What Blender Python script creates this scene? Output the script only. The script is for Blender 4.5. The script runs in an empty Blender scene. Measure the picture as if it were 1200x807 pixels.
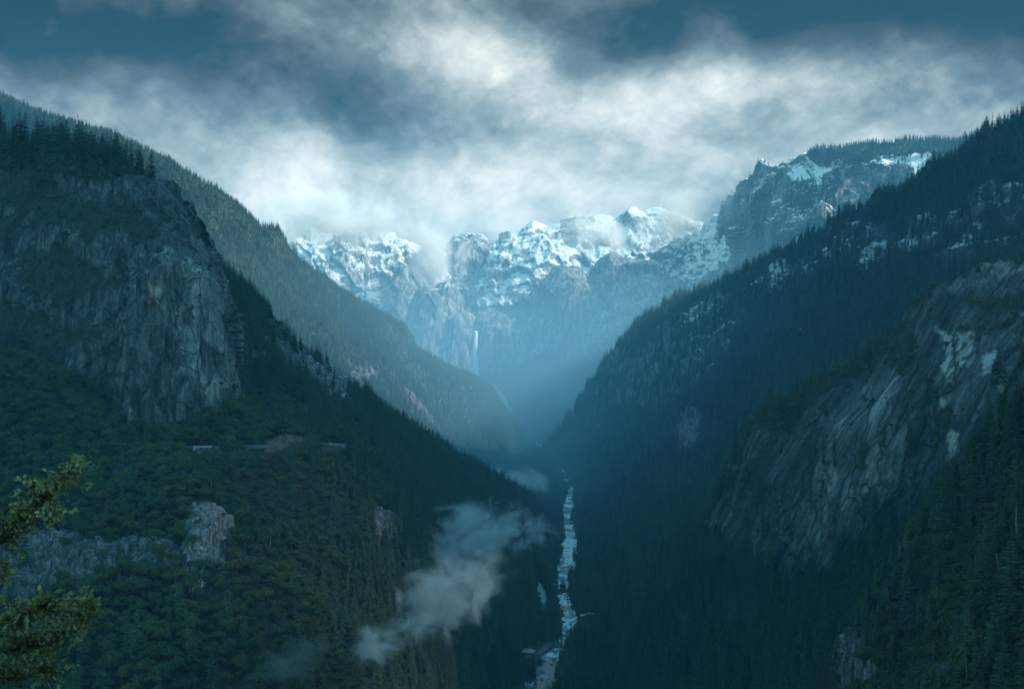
import bpy, math, random
import numpy as np
from mathutils import Vector, Matrix, Euler

SC = bpy.context.scene
COL = SC.collection
rng = np.random.default_rng(7)
random.seed(7)

# ------------------------------------------------------------------ camera
F, HX, HY = 1287.0, 600.0, 430.0          # focal length and horizon, in photo pixels (1200 wide)
cam = bpy.data.cameras.new('camera')
cam.sensor_width = 36.0
cam.lens = 36.0 * F / 1200.0
cam.shift_y = (HY - 403.5) / 1200.0
cam.clip_start = 0.1
cam.clip_end = 90000.0
camo = bpy.data.objects.new('camera', cam)
COL.objects.link(camo)
camo.location = (0, 0, 0)
camo.rotation_euler = (math.pi / 2, 0, 0)
SC.camera = camo

# ------------------------------------------------------------------ render / exposure
SC.view_settings.view_transform = 'Standard'
SC.view_settings.look = 'None'
SC.view_settings.exposure = 0.80
SC.view_settings.gamma = 1.0
SC.render.engine = 'CYCLES'
cy = SC.cycles
cy.use_denoising = True
cy.max_bounces = 4
cy.diffuse_bounces = 2
cy.glossy_bounces = 2
cy.volume_bounces = 2
cy.transparent_max_bounces = 16
cy.caustics_reflective = False
cy.caustics_refractive = False
cy.sample_clamp_indirect = 4.0
cy.volume_step_rate = 1.0
cy.volume_max_steps = 64

# ------------------------------------------------------------------ node helper
class N:
    def __init__(s, tree):
        s.t = tree
        s.n = tree.nodes
        s.n.clear()
    def new(s, typ, ins=None, **props):
        n = s.n.new(typ)
        for k, v in props.items():
            setattr(n, k, v)
        if ins:
            for k, v in ins.items():
                s.put(n.inputs[k], v)
        return n
    def put(s, sock, v):
        if isinstance(v, bpy.types.NodeSocket):
            s.t.links.new(v, sock)
        elif isinstance(v, (tuple, list)) and sock.type == 'RGBA' and len(v) == 3:
            sock.default_value = (*v, 1.0)
        else:
            sock.default_value = v
    def m(s, op, a, b=0.0, c=0.0, clamp=False):
        n = s.new('ShaderNodeMath', {0: a, 1: b, 2: c}, operation=op, use_clamp=clamp)
        return n.outputs[0]
    def mr(s, v, a, b, c=0.0, d=1.0, smooth=True):
        n = s.new('ShaderNodeMapRange', {0: v, 1: a, 2: b, 3: c, 4: d},
                  interpolation_type='SMOOTHSTEP' if smooth else 'LINEAR', clamp=True)
        return n.outputs[0]
    def mix(s, f, a, b, blend='MIX'):
        n = s.new('ShaderNodeMix', data_type='RGBA', blend_type=blend)
        s.put(n.inputs[0], f); s.put(n.inputs[6], a); s.put(n.inputs[7], b)
        return n.outputs[2]
    def noise(s, vec, scale, detail=4.0, rough=0.55, dist=0.0, out=0):
        n = s.new('ShaderNodeTexNoise', {'Vector': vec, 'Scale': scale, 'Detail': detail,
                                          'Roughness': rough, 'Distortion': dist})
        return n.outputs[out]
    def vscale(s, vec, sc):
        return s.new('ShaderNodeMapping', {'Vector': vec, 'Scale': sc}).outputs[0]
    def attr(s, name):
        return s.new('ShaderNodeAttribute', attribute_name=name).outputs['Fac']

# ------------------------------------------------------------------ world: broken storm clouds over a NISHITA sky
SUN_AZ, SUN_EL = math.radians(100), math.radians(33)     # to the right of straight ahead
world = bpy.data.worlds.new('World')
SC.world = world
world.use_nodes = True
w = N(world.node_tree)
sky = w.new('ShaderNodeTexSky', sky_type='NISHITA', sun_disc=False, sun_elevation=SUN_EL,
            sun_rotation=SUN_AZ, air_density=1.0, dust_density=1.0, ozone_density=2.5)
tc = w.new('ShaderNodeTexCoord')
D = tc.outputs['Generated']
sep = w.new('ShaderNodeSeparateXYZ', {0: D})
AZ = w.m('ARCTAN2', sep.outputs[0], sep.outputs[1])
EL = w.m('ARCSINE', sep.outputs[2])
dirw = w.new('ShaderNodeMapping', {'Vector': D, 'Rotation': (0.0, 0.35, 0.0), 'Scale': (1.0, 1.0, 1.35)}).outputs[0]
n_big = w.noise(dirw, 5.0, 8.0, 0.6, 0.25)
n_mid = w.noise(dirw, 17.0, 10.0, 0.70, 0.25)
n_fine = w.noise(w.vscale(D, (1.0, 1.0, 1.5)), 34.0, 6.0, 0.6, 0.4)
def gauss(az, el, sa, se):
    a = w.m('POWER', w.m('DIVIDE', w.m('SUBTRACT', AZ, az), sa), 2.0)
    e = w.m('POWER', w.m('DIVIDE', w.m('SUBTRACT', EL, el), se), 2.0)
    return w.m('EXPONENT', w.m('MULTIPLY', w.m('ADD', a, e), -1.0))
az_of = lambda px: math.atan((px - HX) / F)
el_of = lambda px, py: math.atan((HY - py) / math.hypot(F, px - HX))
def blob(px, py, wx, wy):
    return gauss(az_of(px), el_of(px, py), wx / F, wy / F)
terms = [(0.26, None)]
L = w.m('ADD', 0.33, 0.0)
vd = w.new('ShaderNodeVectorMath', {0: dirw, 1: w.new('ShaderNodeVectorMath', {0: w.noise(dirw, 9.0, 4.0, 0.6, out=1), 'Scale': 0.11}, operation='SCALE').outputs[0]}).outputs[0]
puff = w.new('ShaderNodeTexVoronoi', {'Vector': vd, 'Scale': 8.5, 'Detail': 3.0, 'Roughness': 0.55, 'Lacunarity': 2.3, 'Smoothness': 0.6}, feature='SMOOTH_F1', normalize=True).outputs['Distance']
L = w.m('ADD', L, w.m('MULTIPLY', w.m('SUBTRACT', 0.42, puff), 1.10))
for amp, b in [(0.20, blob(640, 205, 360, 150)), (0.12, blob(420, 260, 230, 110)), (0.20, blob(930, 120, 300, 70)),
               (-0.24, blob(440, 125, 120, 55)), (0.26, blob(575, 62, 70, 38)), (0.10, blob(780, 92, 80, 30)), (0.20, blob(960, 88, 130, 26)), (0.16, blob(340, 235, 70, 32)), (-0.10, blob(450, 142, 90, 32)), (-0.15, blob(715, 72, 50, 28)), (-0.13, blob(680, 172, 100, 26)), (-0.12, blob(330, 110, 120, 36)), (-0.10, blob(880, 165, 90, 34)), (0.14, blob(520, 215, 60, 30)),
               (-0.17, blob(230, 60, 190, 50)), (-0.56, blob(900, 0, 330, 64)), (-0.42, blob(1190, 55, 200, 65)), (-0.10, blob(330, 20, 260, 60)),
               (0.10, blob(120, 130, 120, 45)), (-0.30, blob(20, 20, 190, 90)), (0.0, blob(620, 275, 330, 60))]:
    L = w.m('MULTIPLY_ADD', b, amp, L)
L = w.m('ADD', L, w.m('MULTIPLY', w.m('SUBTRACT', n_big, 0.5), 0.95))
L = w.m('ADD', L, w.m('MULTIPLY', w.m('SUBTRACT', n_mid, 0.5), 0.55))
L = w.m('ADD', L, w.m('MULTIPLY', w.m('SUBTRACT', n_fine, 0.5), 0.22))
# overhead cloud deck (outside the frame): middling grey-teal
L = w.m('ADD', L, w.mr(EL, 0.36, 0.62, 0.0, 0.16))
L = w.m('ADD', L, w.mr(w.m('ABSOLUTE', AZ), 0.8, 1.6, 0.0, 1.0))      # unseen sky beside and behind, boosted as fill for the near scene
L = w.m('ADD', L, w.m('MULTIPLY', w.mr(EL, 0.22, 0.34), w.m('MULTIPLY_ADD', blob(575, 40, 190, 200), 0.06, -0.06)))
ramp = w.new('ShaderNodeValToRGB', {0: L})
el_ = ramp.color_ramp.elements
SKYRAMP = [(0.0, (0.012, 0.036, 0.048)), (0.18, (0.060, 0.084, 0.094)), (0.36, (0.135, 0.185, 0.205)),
           (0.55, (0.30, 0.36, 0.365)), (0.78, (0.60, 0.64, 0.61)), (1.0, (0.95, 0.93, 0.84))]
el_[0].position, el_[0].color = SKYRAMP[0][0], (*SKYRAMP[0][1], 1)
el_[1].position, el_[1].color = SKYRAMP[-1][0], (*SKYRAMP[-1][1], 1)
for p_, c_ in SKYRAMP[1:-1]:
    e = el_.new(p_); e.color = (*c_, 1)
SKY_STRENGTH = 0.10
CLOUD_GAIN = 8.6
cloud = w.new('ShaderNodeVectorMath', {0: ramp.outputs[0], 'Scale': CLOUD_GAIN}, operation='SCALE').outputs[0]
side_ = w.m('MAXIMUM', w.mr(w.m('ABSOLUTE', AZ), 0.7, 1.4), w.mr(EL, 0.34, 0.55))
cloud = w.mix(side_, cloud, w.mix(1.0, cloud, (0.33, 0.78, 1.0), 'MULTIPLY'))     # unseen side and overhead sky tinted blue to cool the fill light
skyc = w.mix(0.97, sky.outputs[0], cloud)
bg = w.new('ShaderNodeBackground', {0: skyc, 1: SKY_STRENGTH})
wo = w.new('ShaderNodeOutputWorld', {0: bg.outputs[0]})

# ------------------------------------------------------------------ sun (through thin cloud)
sl = bpy.data.lights.new('sun', 'SUN')
sl.energy = 5.0
sl.angle = math.radians(6)
sl.color = (1.0, 0.975, 0.93)
so = bpy.data.objects.new('sun', sl)
COL.objects.link(so)
SDIR = Vector((math.sin(SUN_AZ) * math.cos(SUN_EL), math.cos(SUN_AZ) * math.cos(SUN_EL), math.sin(SUN_EL)))
so.rotation_euler = SDIR.to_track_quat('Z', 'Y').to_euler()
so.location = SDIR * 3000

HAZE_DENSITY = 0.62e-4
HAZE_COLOR = (0.24, 0.71, 1.0)

# ------------------------------------------------------------------ object helpers
def tag(o, label=None, cat=None, group=None, kind=None):
    if label: o['label'] = label
    if cat: o['category'] = cat
    if group: o['group'] = group
    if kind: o['kind'] = kind
    return o

def mesh_from(name, verts, faces, mats=None, smooth=False, mat_idx=None):
    me = bpy.data.meshes.new(name)
    verts = np.asarray(verts, dtype=np.float32)
    if isinstance(faces, np.ndarray):
        k = faces.shape[1]
        me.vertices.add(len(verts)); me.vertices.foreach_set('co', verts.ravel())
        me.loops.add(faces.size); me.loops.foreach_set('vertex_index', faces.astype(np.int32).ravel())
        me.polygons.add(len(faces))
        me.polygons.foreach_set('loop_start', np.arange(0, faces.size, k, dtype=np.int32))
        me.update(calc_edges=True)
    else:
        me.from_pydata([tuple(v) for v in verts], [], faces)
    for m in (mats or []):
        me.materials.append(m)
    if mat_idx is not None:
        me.polygons.foreach_set('material_index', np.asarray(mat_idx, dtype=np.int32))
    if smooth:
        me.polygons.foreach_set('use_smooth', np.ones(len(me.polygons), dtype=bool))
    me.update()
    return me

def obj(name, me, parent=None, loc=None):
    o = bpy.data.objects.new(name, me)
    COL.objects.link(o)
    if parent is not None: o.parent = parent
    if loc is not None: o.location = loc
    return o

def P(px, py, Y):
    return np.array([(px - HX) / F * Y, Y, -(py - HY) / F * Y])

def to_px(p):
    return HX + p[..., 0] / p[..., 1] * F, HY - p[..., 2] / p[..., 1] * F

# ------------------------------------------------------------------ numpy noise
_perm = rng.permutation(256)
_perm = np.concatenate([_perm, _perm, _perm])
_g = rng.normal(size=(256, 3)); _g /= np.linalg.norm(_g, axis=1)[:, None]
def perlin(p):
    i = np.floor(p).astype(np.int64); f = p - i; i &= 255
    u = f * f * f * (f * (f * 6 - 15) + 10)
    r = np.zeros(p.shape[:-1])
    for dx in (0, 1):
        wx = u[..., 0] if dx else 1 - u[..., 0]
        for dy in (0, 1):
            wy = u[..., 1] if dy else 1 - u[..., 1]
            for dz in (0, 1):
                wz = u[..., 2] if dz else 1 - u[..., 2]
                h = _perm[_perm[_perm[(i[..., 0] + dx)] + i[..., 1] + dy] + i[..., 2] + dz]
                g = _g[h]
                r += wx * wy * wz * (g[..., 0] * (f[..., 0] - dx) + g[..., 1] * (f[..., 1] - dy) + g[..., 2] * (f[..., 2] - dz))
    return r * 1.6
def fbm(p, wl, octs, gain=0.5, ridged=False):
    r = 0; a = 1.0
    for k in range(octs):
        n = perlin(p / wl + 17.3 * k)
        if ridged: n = 1 - 2 * np.abs(n) * 1.3
        r = r + a * n
        a *= gain; wl = wl / 2.03
    return r

def facets(q, wl, seed):
    """irregular cells: a random offset and a random tilt per cell, for broken rock faces"""
    q = q / wl
    q = q + 0.18 * np.stack([fbm(q * 0.7 + k * 19.0, 1.0, 2) for k in range(3)], -1)
    base = np.floor(q).astype(np.int64)
    best = np.full(q.shape[:-1], 1e9); off = np.zeros(q.shape[:-1]); til = np.zeros(q.shape[:-1])
    for dx in (-1, 0, 1):
        for dy in (-1, 0, 1):
            for dz in (-1, 0, 1):
                c = base + np.array([dx, dy, dz])
                h = _perm[_perm[_perm[(c[..., 0] + seed) & 255] + (c[..., 1] & 255)] + (c[..., 2] & 255)]
                g = _g[h]; g2 = _g[_perm[h + 3]]
                d = q - (c + 0.5 + 0.42 * g)
                dd = (d * d).sum(-1)
                m = dd < best
                best = np.where(m, dd, best)
                off = np.where(m, g2[..., 0], off)
                til = np.where(m, (d * g2[..., [1, 2, 0]]).sum(-1), til)
    return off, til

def pchip(x, y, xq):
    """monotone cubic through y (n, ...) at x (n,), sampled at xq"""
    h = np.diff(x)[:, None]
    d = np.diff(y, axis=0) / h
    n = len(x)
    m = np.zeros_like(y)
    if n == 2:
        m[:] = d[0]
    else:
        w1 = 2 * h[1:] + h[:-1]; w2 = h[1:] + 2 * h[:-1]
        same = d[:-1] * d[1:] > 0
        with np.errstate(divide='ignore', invalid='ignore'):
            mm = (w1 + w2) / (w1 / d[:-1] + w2 / d[1:])
        m[1:-1] = np.where(same, mm, 0)
        m[0] = d[0]; m[-1] = d[-1]
    k = np.clip(np.searchsorted(x, xq) - 1, 0, n - 2)
    t = ((xq - x[k]) / (x[k + 1] - x[k]))[:, None]
    hh = (x[k + 1] - x[k])[:, None]
    return ((1 + 2 * t) * (1 - t) ** 2 * y[k] + t * (1 - t) ** 2 * hh * m[k]
            + t * t * (3 - 2 * t) * y[k + 1] + t * t * (t - 1) * hh * m[k + 1])

def poly_sd(px, py, poly):
    """signed distance in photo pixels, positive inside"""
    poly = np.asarray(poly, float)
    d = np.full(px.shape, 1e9); inside = np.zeros(px.shape, bool)
    for a, b in zip(poly, np.roll(poly, -1, axis=0)):
        e = b - a
        t = np.clip(((px - a[0]) * e[0] + (py - a[1]) * e[1]) / (e @ e + 1e-9), 0, 1)
        d = np.minimum(d, np.hypot(px - a[0] - t * e[0], py - a[1] - t * e[1]))
        c = ((a[1] > py) != (b[1] > py)) & (px < (b[0] - a[0]) * (py - a[1]) / (b[1] - a[1] + 1e-9) + a[0])
        inside ^= c
    return np.where(inside, d, -d)
def sstep(a, b, x):
    t = np.clip((x - a) / (b - a), 0, 1)
    return t * t * (3 - 2 * t)

def floor_z(Y):
    return -430.0 + (np.minimum(Y, 9000) - 1500.0) * 0.0105

# ------------------------------------------------------------------ materials
def principled(n, **ins):
    b = n.new('ShaderNodeBsdfPrincipled', ins)
    o = n.new('ShaderNodeOutputMaterial', {0: b.outputs[0]})
    return b, o

def mat_simple(name, col, rough=0.8, var=0.25, scale=1.0, metallic=0.0):
    m = bpy.data.materials.new(name); m.use_nodes = True
    n = N(m.node_tree)
    t = n.new('ShaderNodeTexCoord').outputs['Object']
    f = n.noise(t, scale, 5.0)
    c = n.mix(f, tuple(x * (1 - var) for x in col), tuple(min(1, x * (1 + var)) for x in col))
    principled(n, **{'Base Color': c, 'Roughness': rough, 'Metallic': metallic})
    return m

def mat_terrain():
    m = bpy.data.materials.new('terrain'); m.use_nodes = True
    n = N(m.node_tree)
    pos = n.new('ShaderNodeTexCoord').outputs['Object']
    rock, snow, pale, red, sc = (n.attr(k) for k in ('rock', 'snow', 'pale', 'red', 'grain'))
    sp_ = n.new('ShaderNodeSeparateXYZ', {0: pos})
    shx = n.m('SUBTRACT', sp_.outputs[0], n.m('MULTIPLY', sp_.outputs[2], n.attr('shear')))
    pos = n.new('ShaderNodeCombineXYZ', {0: shx, 1: sp_.outputs[1], 2: sp_.outputs[2]}).outputs[0]
    p = n.new('ShaderNodeVectorMath', {0: pos, 'Scale': sc}, operation='SCALE').outputs[0]
    streak = n.noise(n.vscale(p, (1, 1, 0.10)), 0.11, 6.0, 0.62, 0.4)
    streak2 = n.noise(n.vscale(p, (1, 1, 0.05)), 0.33, 4.0, 0.6, 0.2)
    blotch = n.noise(p, 0.02, 6.0, 0.6, 0.3)
    grain = n.noise(p, 0.45, 6.0, 0.65)
    crack = n.new('ShaderNodeTexVoronoi', {'Vector': n.vscale(n.new('ShaderNodeVectorMath',
                  {0: p, 1: n.new('ShaderNodeVectorMath', {0: n.noise(p, 0.05, 3.0, out=1), 'Scale': 14.0}, operation='SCALE').outputs[0]}).outputs[0],
                  (1, 1, 0.16)), 'Scale': 0.06}, feature='DISTANCE_TO_EDGE').outputs[0]
    crackm = n.mr(crack, 0.0, 0.07, 1.0, 0.0)
    crackm = n.m('MULTIPLY', crackm, n.mr(blotch, 0.42, 0.6))
    joint = n.new('ShaderNodeTexVoronoi', {'Vector': n.vscale(n.new('ShaderNodeVectorMath',
                  {0: p, 1: n.new('ShaderNodeVectorMath', {0: n.noise(p, 0.03, 4.0, out=1), 'Scale': 18.0}, operation='SCALE').outputs[0]}).outputs[0],
                  (1, 1, 0.10)), 'Scale': 0.035}, feature='DISTANCE_TO_EDGE').outputs[0]
    jm = n.m('MULTIPLY', n.mr(joint, 0.0, 0.035, 1.0, 0.0), n.mr(grain, 0.3, 0.5))
    crackm = n.m('MAXIMUM', crackm, jm)
    f = n.m('ADD', n.m('MULTIPLY', streak, 0.95), n.m('MULTIPLY', blotch, 0.30))
    f = n.m('ADD', f, n.m('MULTIPLY', n.m('SUBTRACT', streak2, 0.5), 0.8))
    f = n.m('ADD', f, n.m('MULTIPLY', n.m('SUBTRACT', grain, 0.5), 0.5))
    f = n.m('MULTIPLY_ADD', n.m('SUBTRACT', f, 0.6), 1.35, 0.58)
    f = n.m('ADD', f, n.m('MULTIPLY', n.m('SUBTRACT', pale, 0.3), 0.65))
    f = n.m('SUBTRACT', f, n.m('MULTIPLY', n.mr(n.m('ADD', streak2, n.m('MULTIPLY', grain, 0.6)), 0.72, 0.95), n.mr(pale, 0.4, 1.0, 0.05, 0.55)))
    r = n.new('ShaderNodeValToRGB', {0: f})
    e = r.color_ramp.elements
    e[0].position, e[0].color = 0.22, (0.030, 0.034, 0.036, 1)
    e[1].position, e[1].color = 1.05, (0.50, 0.47, 0.42, 1)
    for q, c in ((0.42, (0.070, 0.077, 0.080)), (0.60, (0.135, 0.140, 0.138)), (0.78, (0.25, 0.245, 0.23))):
        z = e.new(q); z.color = (*c, 1)
    granite = n.mix(n.m('MULTIPLY', crackm, 0.8), r.outputs[0], (0.02, 0.022, 0.022))
    granite = n.mix(n.m('MULTIPLY', red, n.mr(grain, 0.35, 0.65)), granite, (0.26, 0.12, 0.06))
    # lichen / scrub on the rock
    lich = n.mr(n.m('ADD', n.noise(p, 0.07, 8.0, 0.7), n.m('MULTIPLY', pale, -0.25)), 0.52, 0.60)
    granite = n.mix(n.m('MULTIPLY', lich, 0.55), granite, (0.028, 0.040, 0.020))
    duff = n.mix(n.noise(p, 0.05, 8.0, 0.7), (0.010, 0.022, 0.013), (0.042, 0.050, 0.024))
    base = n.mix(rock, duff, granite)
    nz = n.new('ShaderNodeSeparateXYZ', {0: n.new('ShaderNodeNewGeometry').outputs['Normal']}).outputs[2]
    sn = n.noise(p, 0.035, 9.0, 0.68, 0.4)
    sn2 = n.noise(n.vscale(p, (1, 1, 1.6)), 0.16, 6.0, 0.6)
    s = n.m('ADD', n.m('MULTIPLY', sn, 0.9), n.m('MULTIPLY', sn2, 0.7))
    s = n.m('ADD', s, n.m('MULTIPLY', nz, 0.45))
    s = n.m('ADD', s, snow)
    sm = n.m('MULTIPLY', n.mr(s, 1.45, 1.72), n.mr(snow, 0.02, 0.12))
    col = n.mix(sm, base, (0.84, 0.83, 0.80))
    h = n.m('ADD', n.m('MULTIPLY', streak, 5.0), n.m('MULTIPLY', grain, 1.6))
    h = n.m('ADD', h, n.m('MULTIPLY', crackm, -1.5))
    h = n.m('ADD', h, n.m('MULTIPLY', streak2, 1.5))
    h = n.m('DIVIDE', h, sc)
    bump = n.new('ShaderNodeBump', {'Strength': 0.9, 'Distance': 1.0, 'Height': h})
    principled(n, **{'Base Color': col, 'Roughness': n.m('ADD', 0.62, n.m('MULTIPLY', grain, 0.25)),
                     'Normal': bump.outputs[0], 'Specular IOR Level': 0.35})
    return m
M_TERRAIN = mat_terrain()

def mat_leaf(name, dark, light, var_hue=None, trans=0.0):
    m = bpy.data.materials.new(name); m.use_nodes = True
    n = N(m.node_tree)
    rnd = n.new('ShaderNodeObjectInfo').outputs['Random']
    g = n.new('ShaderNodeNewGeometry').outputs['Random Per Island']
    loc = n.new('ShaderNodeObjectInfo').outputs['Location']
    f = n.m('ADD', n.m('MULTIPLY', rnd, 0.5), n.m('MULTIPLY', g, 0.4))
    f = n.m('ADD', f, n.m('MULTIPLY', n.m('SUBTRACT', n.noise(loc, 0.014, 3.0), 0.45), 0.9), clamp=True)
    c = n.mix(f, dark, light)
    if var_hue:
        c = n.mix(n.mr(rnd, 0.86, 0.97, 0.0, 0.8), c, var_hue)
    b, o = principled(n, **{'Base Color': c, 'Roughness': 0.65, 'Specular IOR Level': 0.25})
    if trans:
        t = n.new('ShaderNodeBsdfTranslucent', {0: c})
        mx = n.new('ShaderNodeMixShader', {0: trans, 1: b.outputs[0], 2: t.outputs[0]})
        n.put(o.inputs[0], mx.outputs[0])
    return m
M_NEEDLE = mat_leaf('needles', (0.014, 0.036, 0.022), (0.085, 0.135, 0.062))
M_OAK = mat_leaf('oak_leaves', (0.030, 0.072, 0.028), (0.115, 0.150, 0.048), (0.14, 0.12, 0.04))
M_DEAD = mat_leaf('dead_needles', (0.12, 0.040, 0.018), (0.22, 0.085, 0.035))
M_YELLOW = mat_leaf('autumn_leaves', (0.10, 0.075, 0.018), (0.20, 0.14, 0.03))
M_BARK = mat_simple('bark', (0.06, 0.045, 0.035), 0.9, 0.4, 3.0)

# ------------------------------------------------------------------ lofted mountain patches
PATCH = {}
def interp_row(row, us):
    a = np.array(row, float)
    d = np.hypot(np.diff(a[:, 0]), np.diff(a[:, 1])) + 0.02 * np.abs(np.diff(a[:, 2])) + 1.0
    x = np.concatenate([[0], np.cumsum(d)]); x /= x[-1]
    p3 = np.array([P(*r) for r in a])
    return pchip(x, p3, us)

def loft(name, rows, nu, nv, amp=6.0, wl=90.0, back=(500, 500), rock=0.0, pale=0.3, snow=0.0, grain=1.0,
         masks=(), flute=0.0, flute_wl=22.0, label='', cat='mountain', ridged=0.0, foot=True, shear=0.0, plates=0.0, plate_wl=40.0, plate_z=0.35):
    us = np.linspace(0, 1, nu)
    R = [interp_row(r, us) for r in rows]
    bd, bz = back
    c = R[0]
    off = np.array([0.0, 1.0, 0.0])
    B = [c + off * bd + np.array([0, 0, -bz]), c + off * bd * 0.45 + np.array([0, 0, -bz * 0.30]),
         c + off * bd * 0.12 + np.array([0, 0, -bz * 0.03])]
    R = B + R
    if foot:       # carry the lowest row down to below the valley floor
        last = R[-1]; low = last.copy(); low[:, 2] = np.minimum(last[:, 2], floor_z(last[:, 1])) - 60
        low[:, 1] -= 80
        R = R + [low]
    R = np.array(R)                                       # rows, nu, 3
    pxs, pys = to_px(R)
    dv = np.hypot(np.diff(pxs, axis=0), np.diff(pys, axis=0)).mean(axis=1)
    dv[:3] = np.minimum(dv[:3], 14) * np.array([1, 1, 1]) + 4
    if foot: dv[-1] = 10
    x = np.concatenate([[0], np.cumsum(dv + 2)]); x /= x[-1]
    vs = np.linspace(0, 1, nv)
    G = pchip(x, R.reshape(len(R), -1), vs).reshape(nv, nu, 3)
    crest_v = x[3]
    px, py = to_px(G)
    # attributes
    A = {'rock': np.full((nv, nu), float(rock)), 'snow': np.full((nv, nu), float(snow)),
         'pale': np.full((nv, nu), float(pale)), 'red': np.zeros((nv, nu)), 'clear': np.zeros((nv, nu)), 'bulge': np.zeros((nv, nu))}
    jx = fbm(G, wl * 0.8, 5, 0.6); jy = fbm(G + 555.0, wl * 0.8, 5, 0.6)
    fx = fbm(G, 13.0 / grain, 4, 0.65); fy = fbm(G * np.array([1, 1, 0.4]) + 333.0, 13.0 / grain, 4, 0.65)
    for k, val, soft, wob, poly in masks:
        big = 0.25 if soft < 3 else 1.0
        s = sstep(-soft, soft, poly_sd(px + (jx * big + (fx if soft < 3 else 0)) * wob, py + (jy * big + (fy if soft < 3 else 0)) * wob * 1.2, poly))
        A[k] = A[k] * (1 - s) + val * s
    # normals of the smooth surface
    du = np.gradient(G, axis=1); dvv = np.gradient(G, axis=0)
    nrm = np.cross(dvv, du); nrm /= np.linalg.norm(nrm, axis=-1, keepdims=True) + 1e-9
    flip = np.where((nrm * G).sum(-1) > 0, -1.0, 1.0)     # towards the viewer's side of the slope
    if np.median(flip) < 0: nrm = -nrm
    d = amp * fbm(G, wl, 6, 0.5)
    if ridged:
        d = d + ridged * fbm(G + 91.0, wl * 0.6, 5, 0.55, ridged=True)
    if flute:
        q = G.copy(); q[..., 0] -= shear * G[..., 2]; q = q * np.array([1, 1, 0.16])
        wv = np.abs(perlin(G / (flute_wl * 4) + 7)) * 1.5 + 0.35
        fl = fbm(q, flute_wl, 4, 0.55, ridged=True) + 0.6 * fbm(q + 31, flute_wl * 3.1, 3, 0.5, ridged=True)
        led = fbm(G * np.array([0.25, 0.25, 1.0]), flute_wl * 1.6, 3, 0.5, ridged=True)
        d = d + A['rock'] * (flute * fl * wv + flute * 0.45 * led)
    if plates:
        q = G.copy(); q[..., 0] -= shear * G[..., 2]; q = q * np.array([1, 1, plate_z])
        o1, t1 = facets(q, plate_wl, 3); o2, t2 = facets(q, plate_wl * 0.37, 11)
        d = d + A['rock'] * plates * (o1 + 1.1 * t1 + 0.35 * o2 + 0.4 * t2)
    d = d + A['bulge']
    G = G + nrm * d[..., None]
    faces = np.arange(nv * nu).reshape(nv, nu)
    quads = np.stack([faces[:-1, :-1], faces[1:, :-1], faces[1:, 1:], faces[:-1, 1:]], -1).reshape(-1, 4)
    me = mesh_from(name, G.reshape(-1, 3), quads, [M_TERRAIN], smooth=True)
    A['grain'] = np.full((nv, nu), float(grain)); A['shear'] = np.full((nv, nu), float(shear))
    for k in ('shear', 'rock', 'snow', 'pale', 'red', 'grain'):
        at = me.attributes.new(k, 'FLOAT', 'POINT')
        at.data.foreach_set('value', A[k].astype(np.float32).ravel())
    o = obj(name, me)
    tag(o, label, cat, kind='structure')
    PATCH[name] = dict(G=G, A=A, vs=vs, crest_v=crest_v, px=px, py=py, obj=o)
    return o

XL, XR = -420, 1620
# --- near granite dome mountain on the left
loft('dome_mountain', [
    [(XL,160,1560),(-100,172,1440),(0,184,1380),(70,190,1360),(140,196,1340),(190,215,1330),(216,243,1335),(208,252,1480),(150,265,1800)],
    [(XL,215,1500),(0,226,1345),(100,229,1312),(170,240,1300),(216,262,1308),(227,272,1330),(217,280,1480),(150,292,1800)],
    [(XL,275,1440),(0,268,1318),(80,268,1282),(150,270,1262),(203,277,1262),(232,293,1278),(243,303,1312),(230,312,1480),(160,325,1800)],
    [(XL,330,1400),(0,320,1288),(80,320,1252),(150,322,1232),(208,324,1228),(248,332,1250),(261,345,1300),(248,352,1480),(180,360,1800)],
    [(XL,390,1350),(0,375,1262),(80,375,1228),(150,378,1206),(212,378,1204),(258,382,1232),(275,392,1290),(262,400,1480),(200,410,1800)],
    [(XL,450,1300),(0,412,1232),(60,434,1208),(110,470,1183),(155,503,1170),(210,496,1176),(258,488,1202),(288,478,1272),(280,482,1480),(230,480,1800)],
    [(XL,540,1260),(0,500,1220),(60,520,1200),(110,560,1180),(155,590,1170),(210,590,1180),(258,580,1210),(288,570,1290),(280,575,1480),(230,570,1800)],
   ], 620, 460, amp=7, wl=95, back=(500, 420), rock=1.0, pale=0.10, flute=2.0, flute_wl=20, plates=8.0, plate_wl=46, plate_z=0.3,
   masks=[('rock', 0.0, 5, 6, [(XL,150),(140,150),(230,225),(214,243),(190,214),(140,206),(0,204),(XL,190)]),
          ('rock', 0.18, 10, 26, [(XL,215),(110,222),(170,236),(195,262),(130,270),(20,262),(XL,255)]),
          ('rock', 0.18, 8, 24, [(30,296),(95,300),(125,330),(70,345),(20,330)]),
          ('rock', 0.12, 8, 24, [(XL,330),(0,352),(90,366),(130,400),(60,420),(0,408),(XL,420)]),
          ('rock', 0.2, 6, 18, [(80,450),(128,440),(140,480),(120,490)]),
          ('snow', 0.27, 10, 14, [(10,290),(120,280),(215,285),(225,330),(110,350),(10,340)]),
          ('pale', 0.55, 16, 16, [(185,300),(235,300),(285,470),(240,485),(215,400)]),
          ('pale', 0.85, 2, 3, [(178,340),(192,342),(188,362),(180,358)]), ('pale', 0.95, 2, 2, [(152,478),(158,478),(158,505),(154,500)]),
          ('red', 0.7, 3, 3, [(176,336),(194,338),(188,366),(178,360)])],
   label='near grey granite cliff with dark scrub ledges and conifers along its flat top', cat='cliff')

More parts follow.
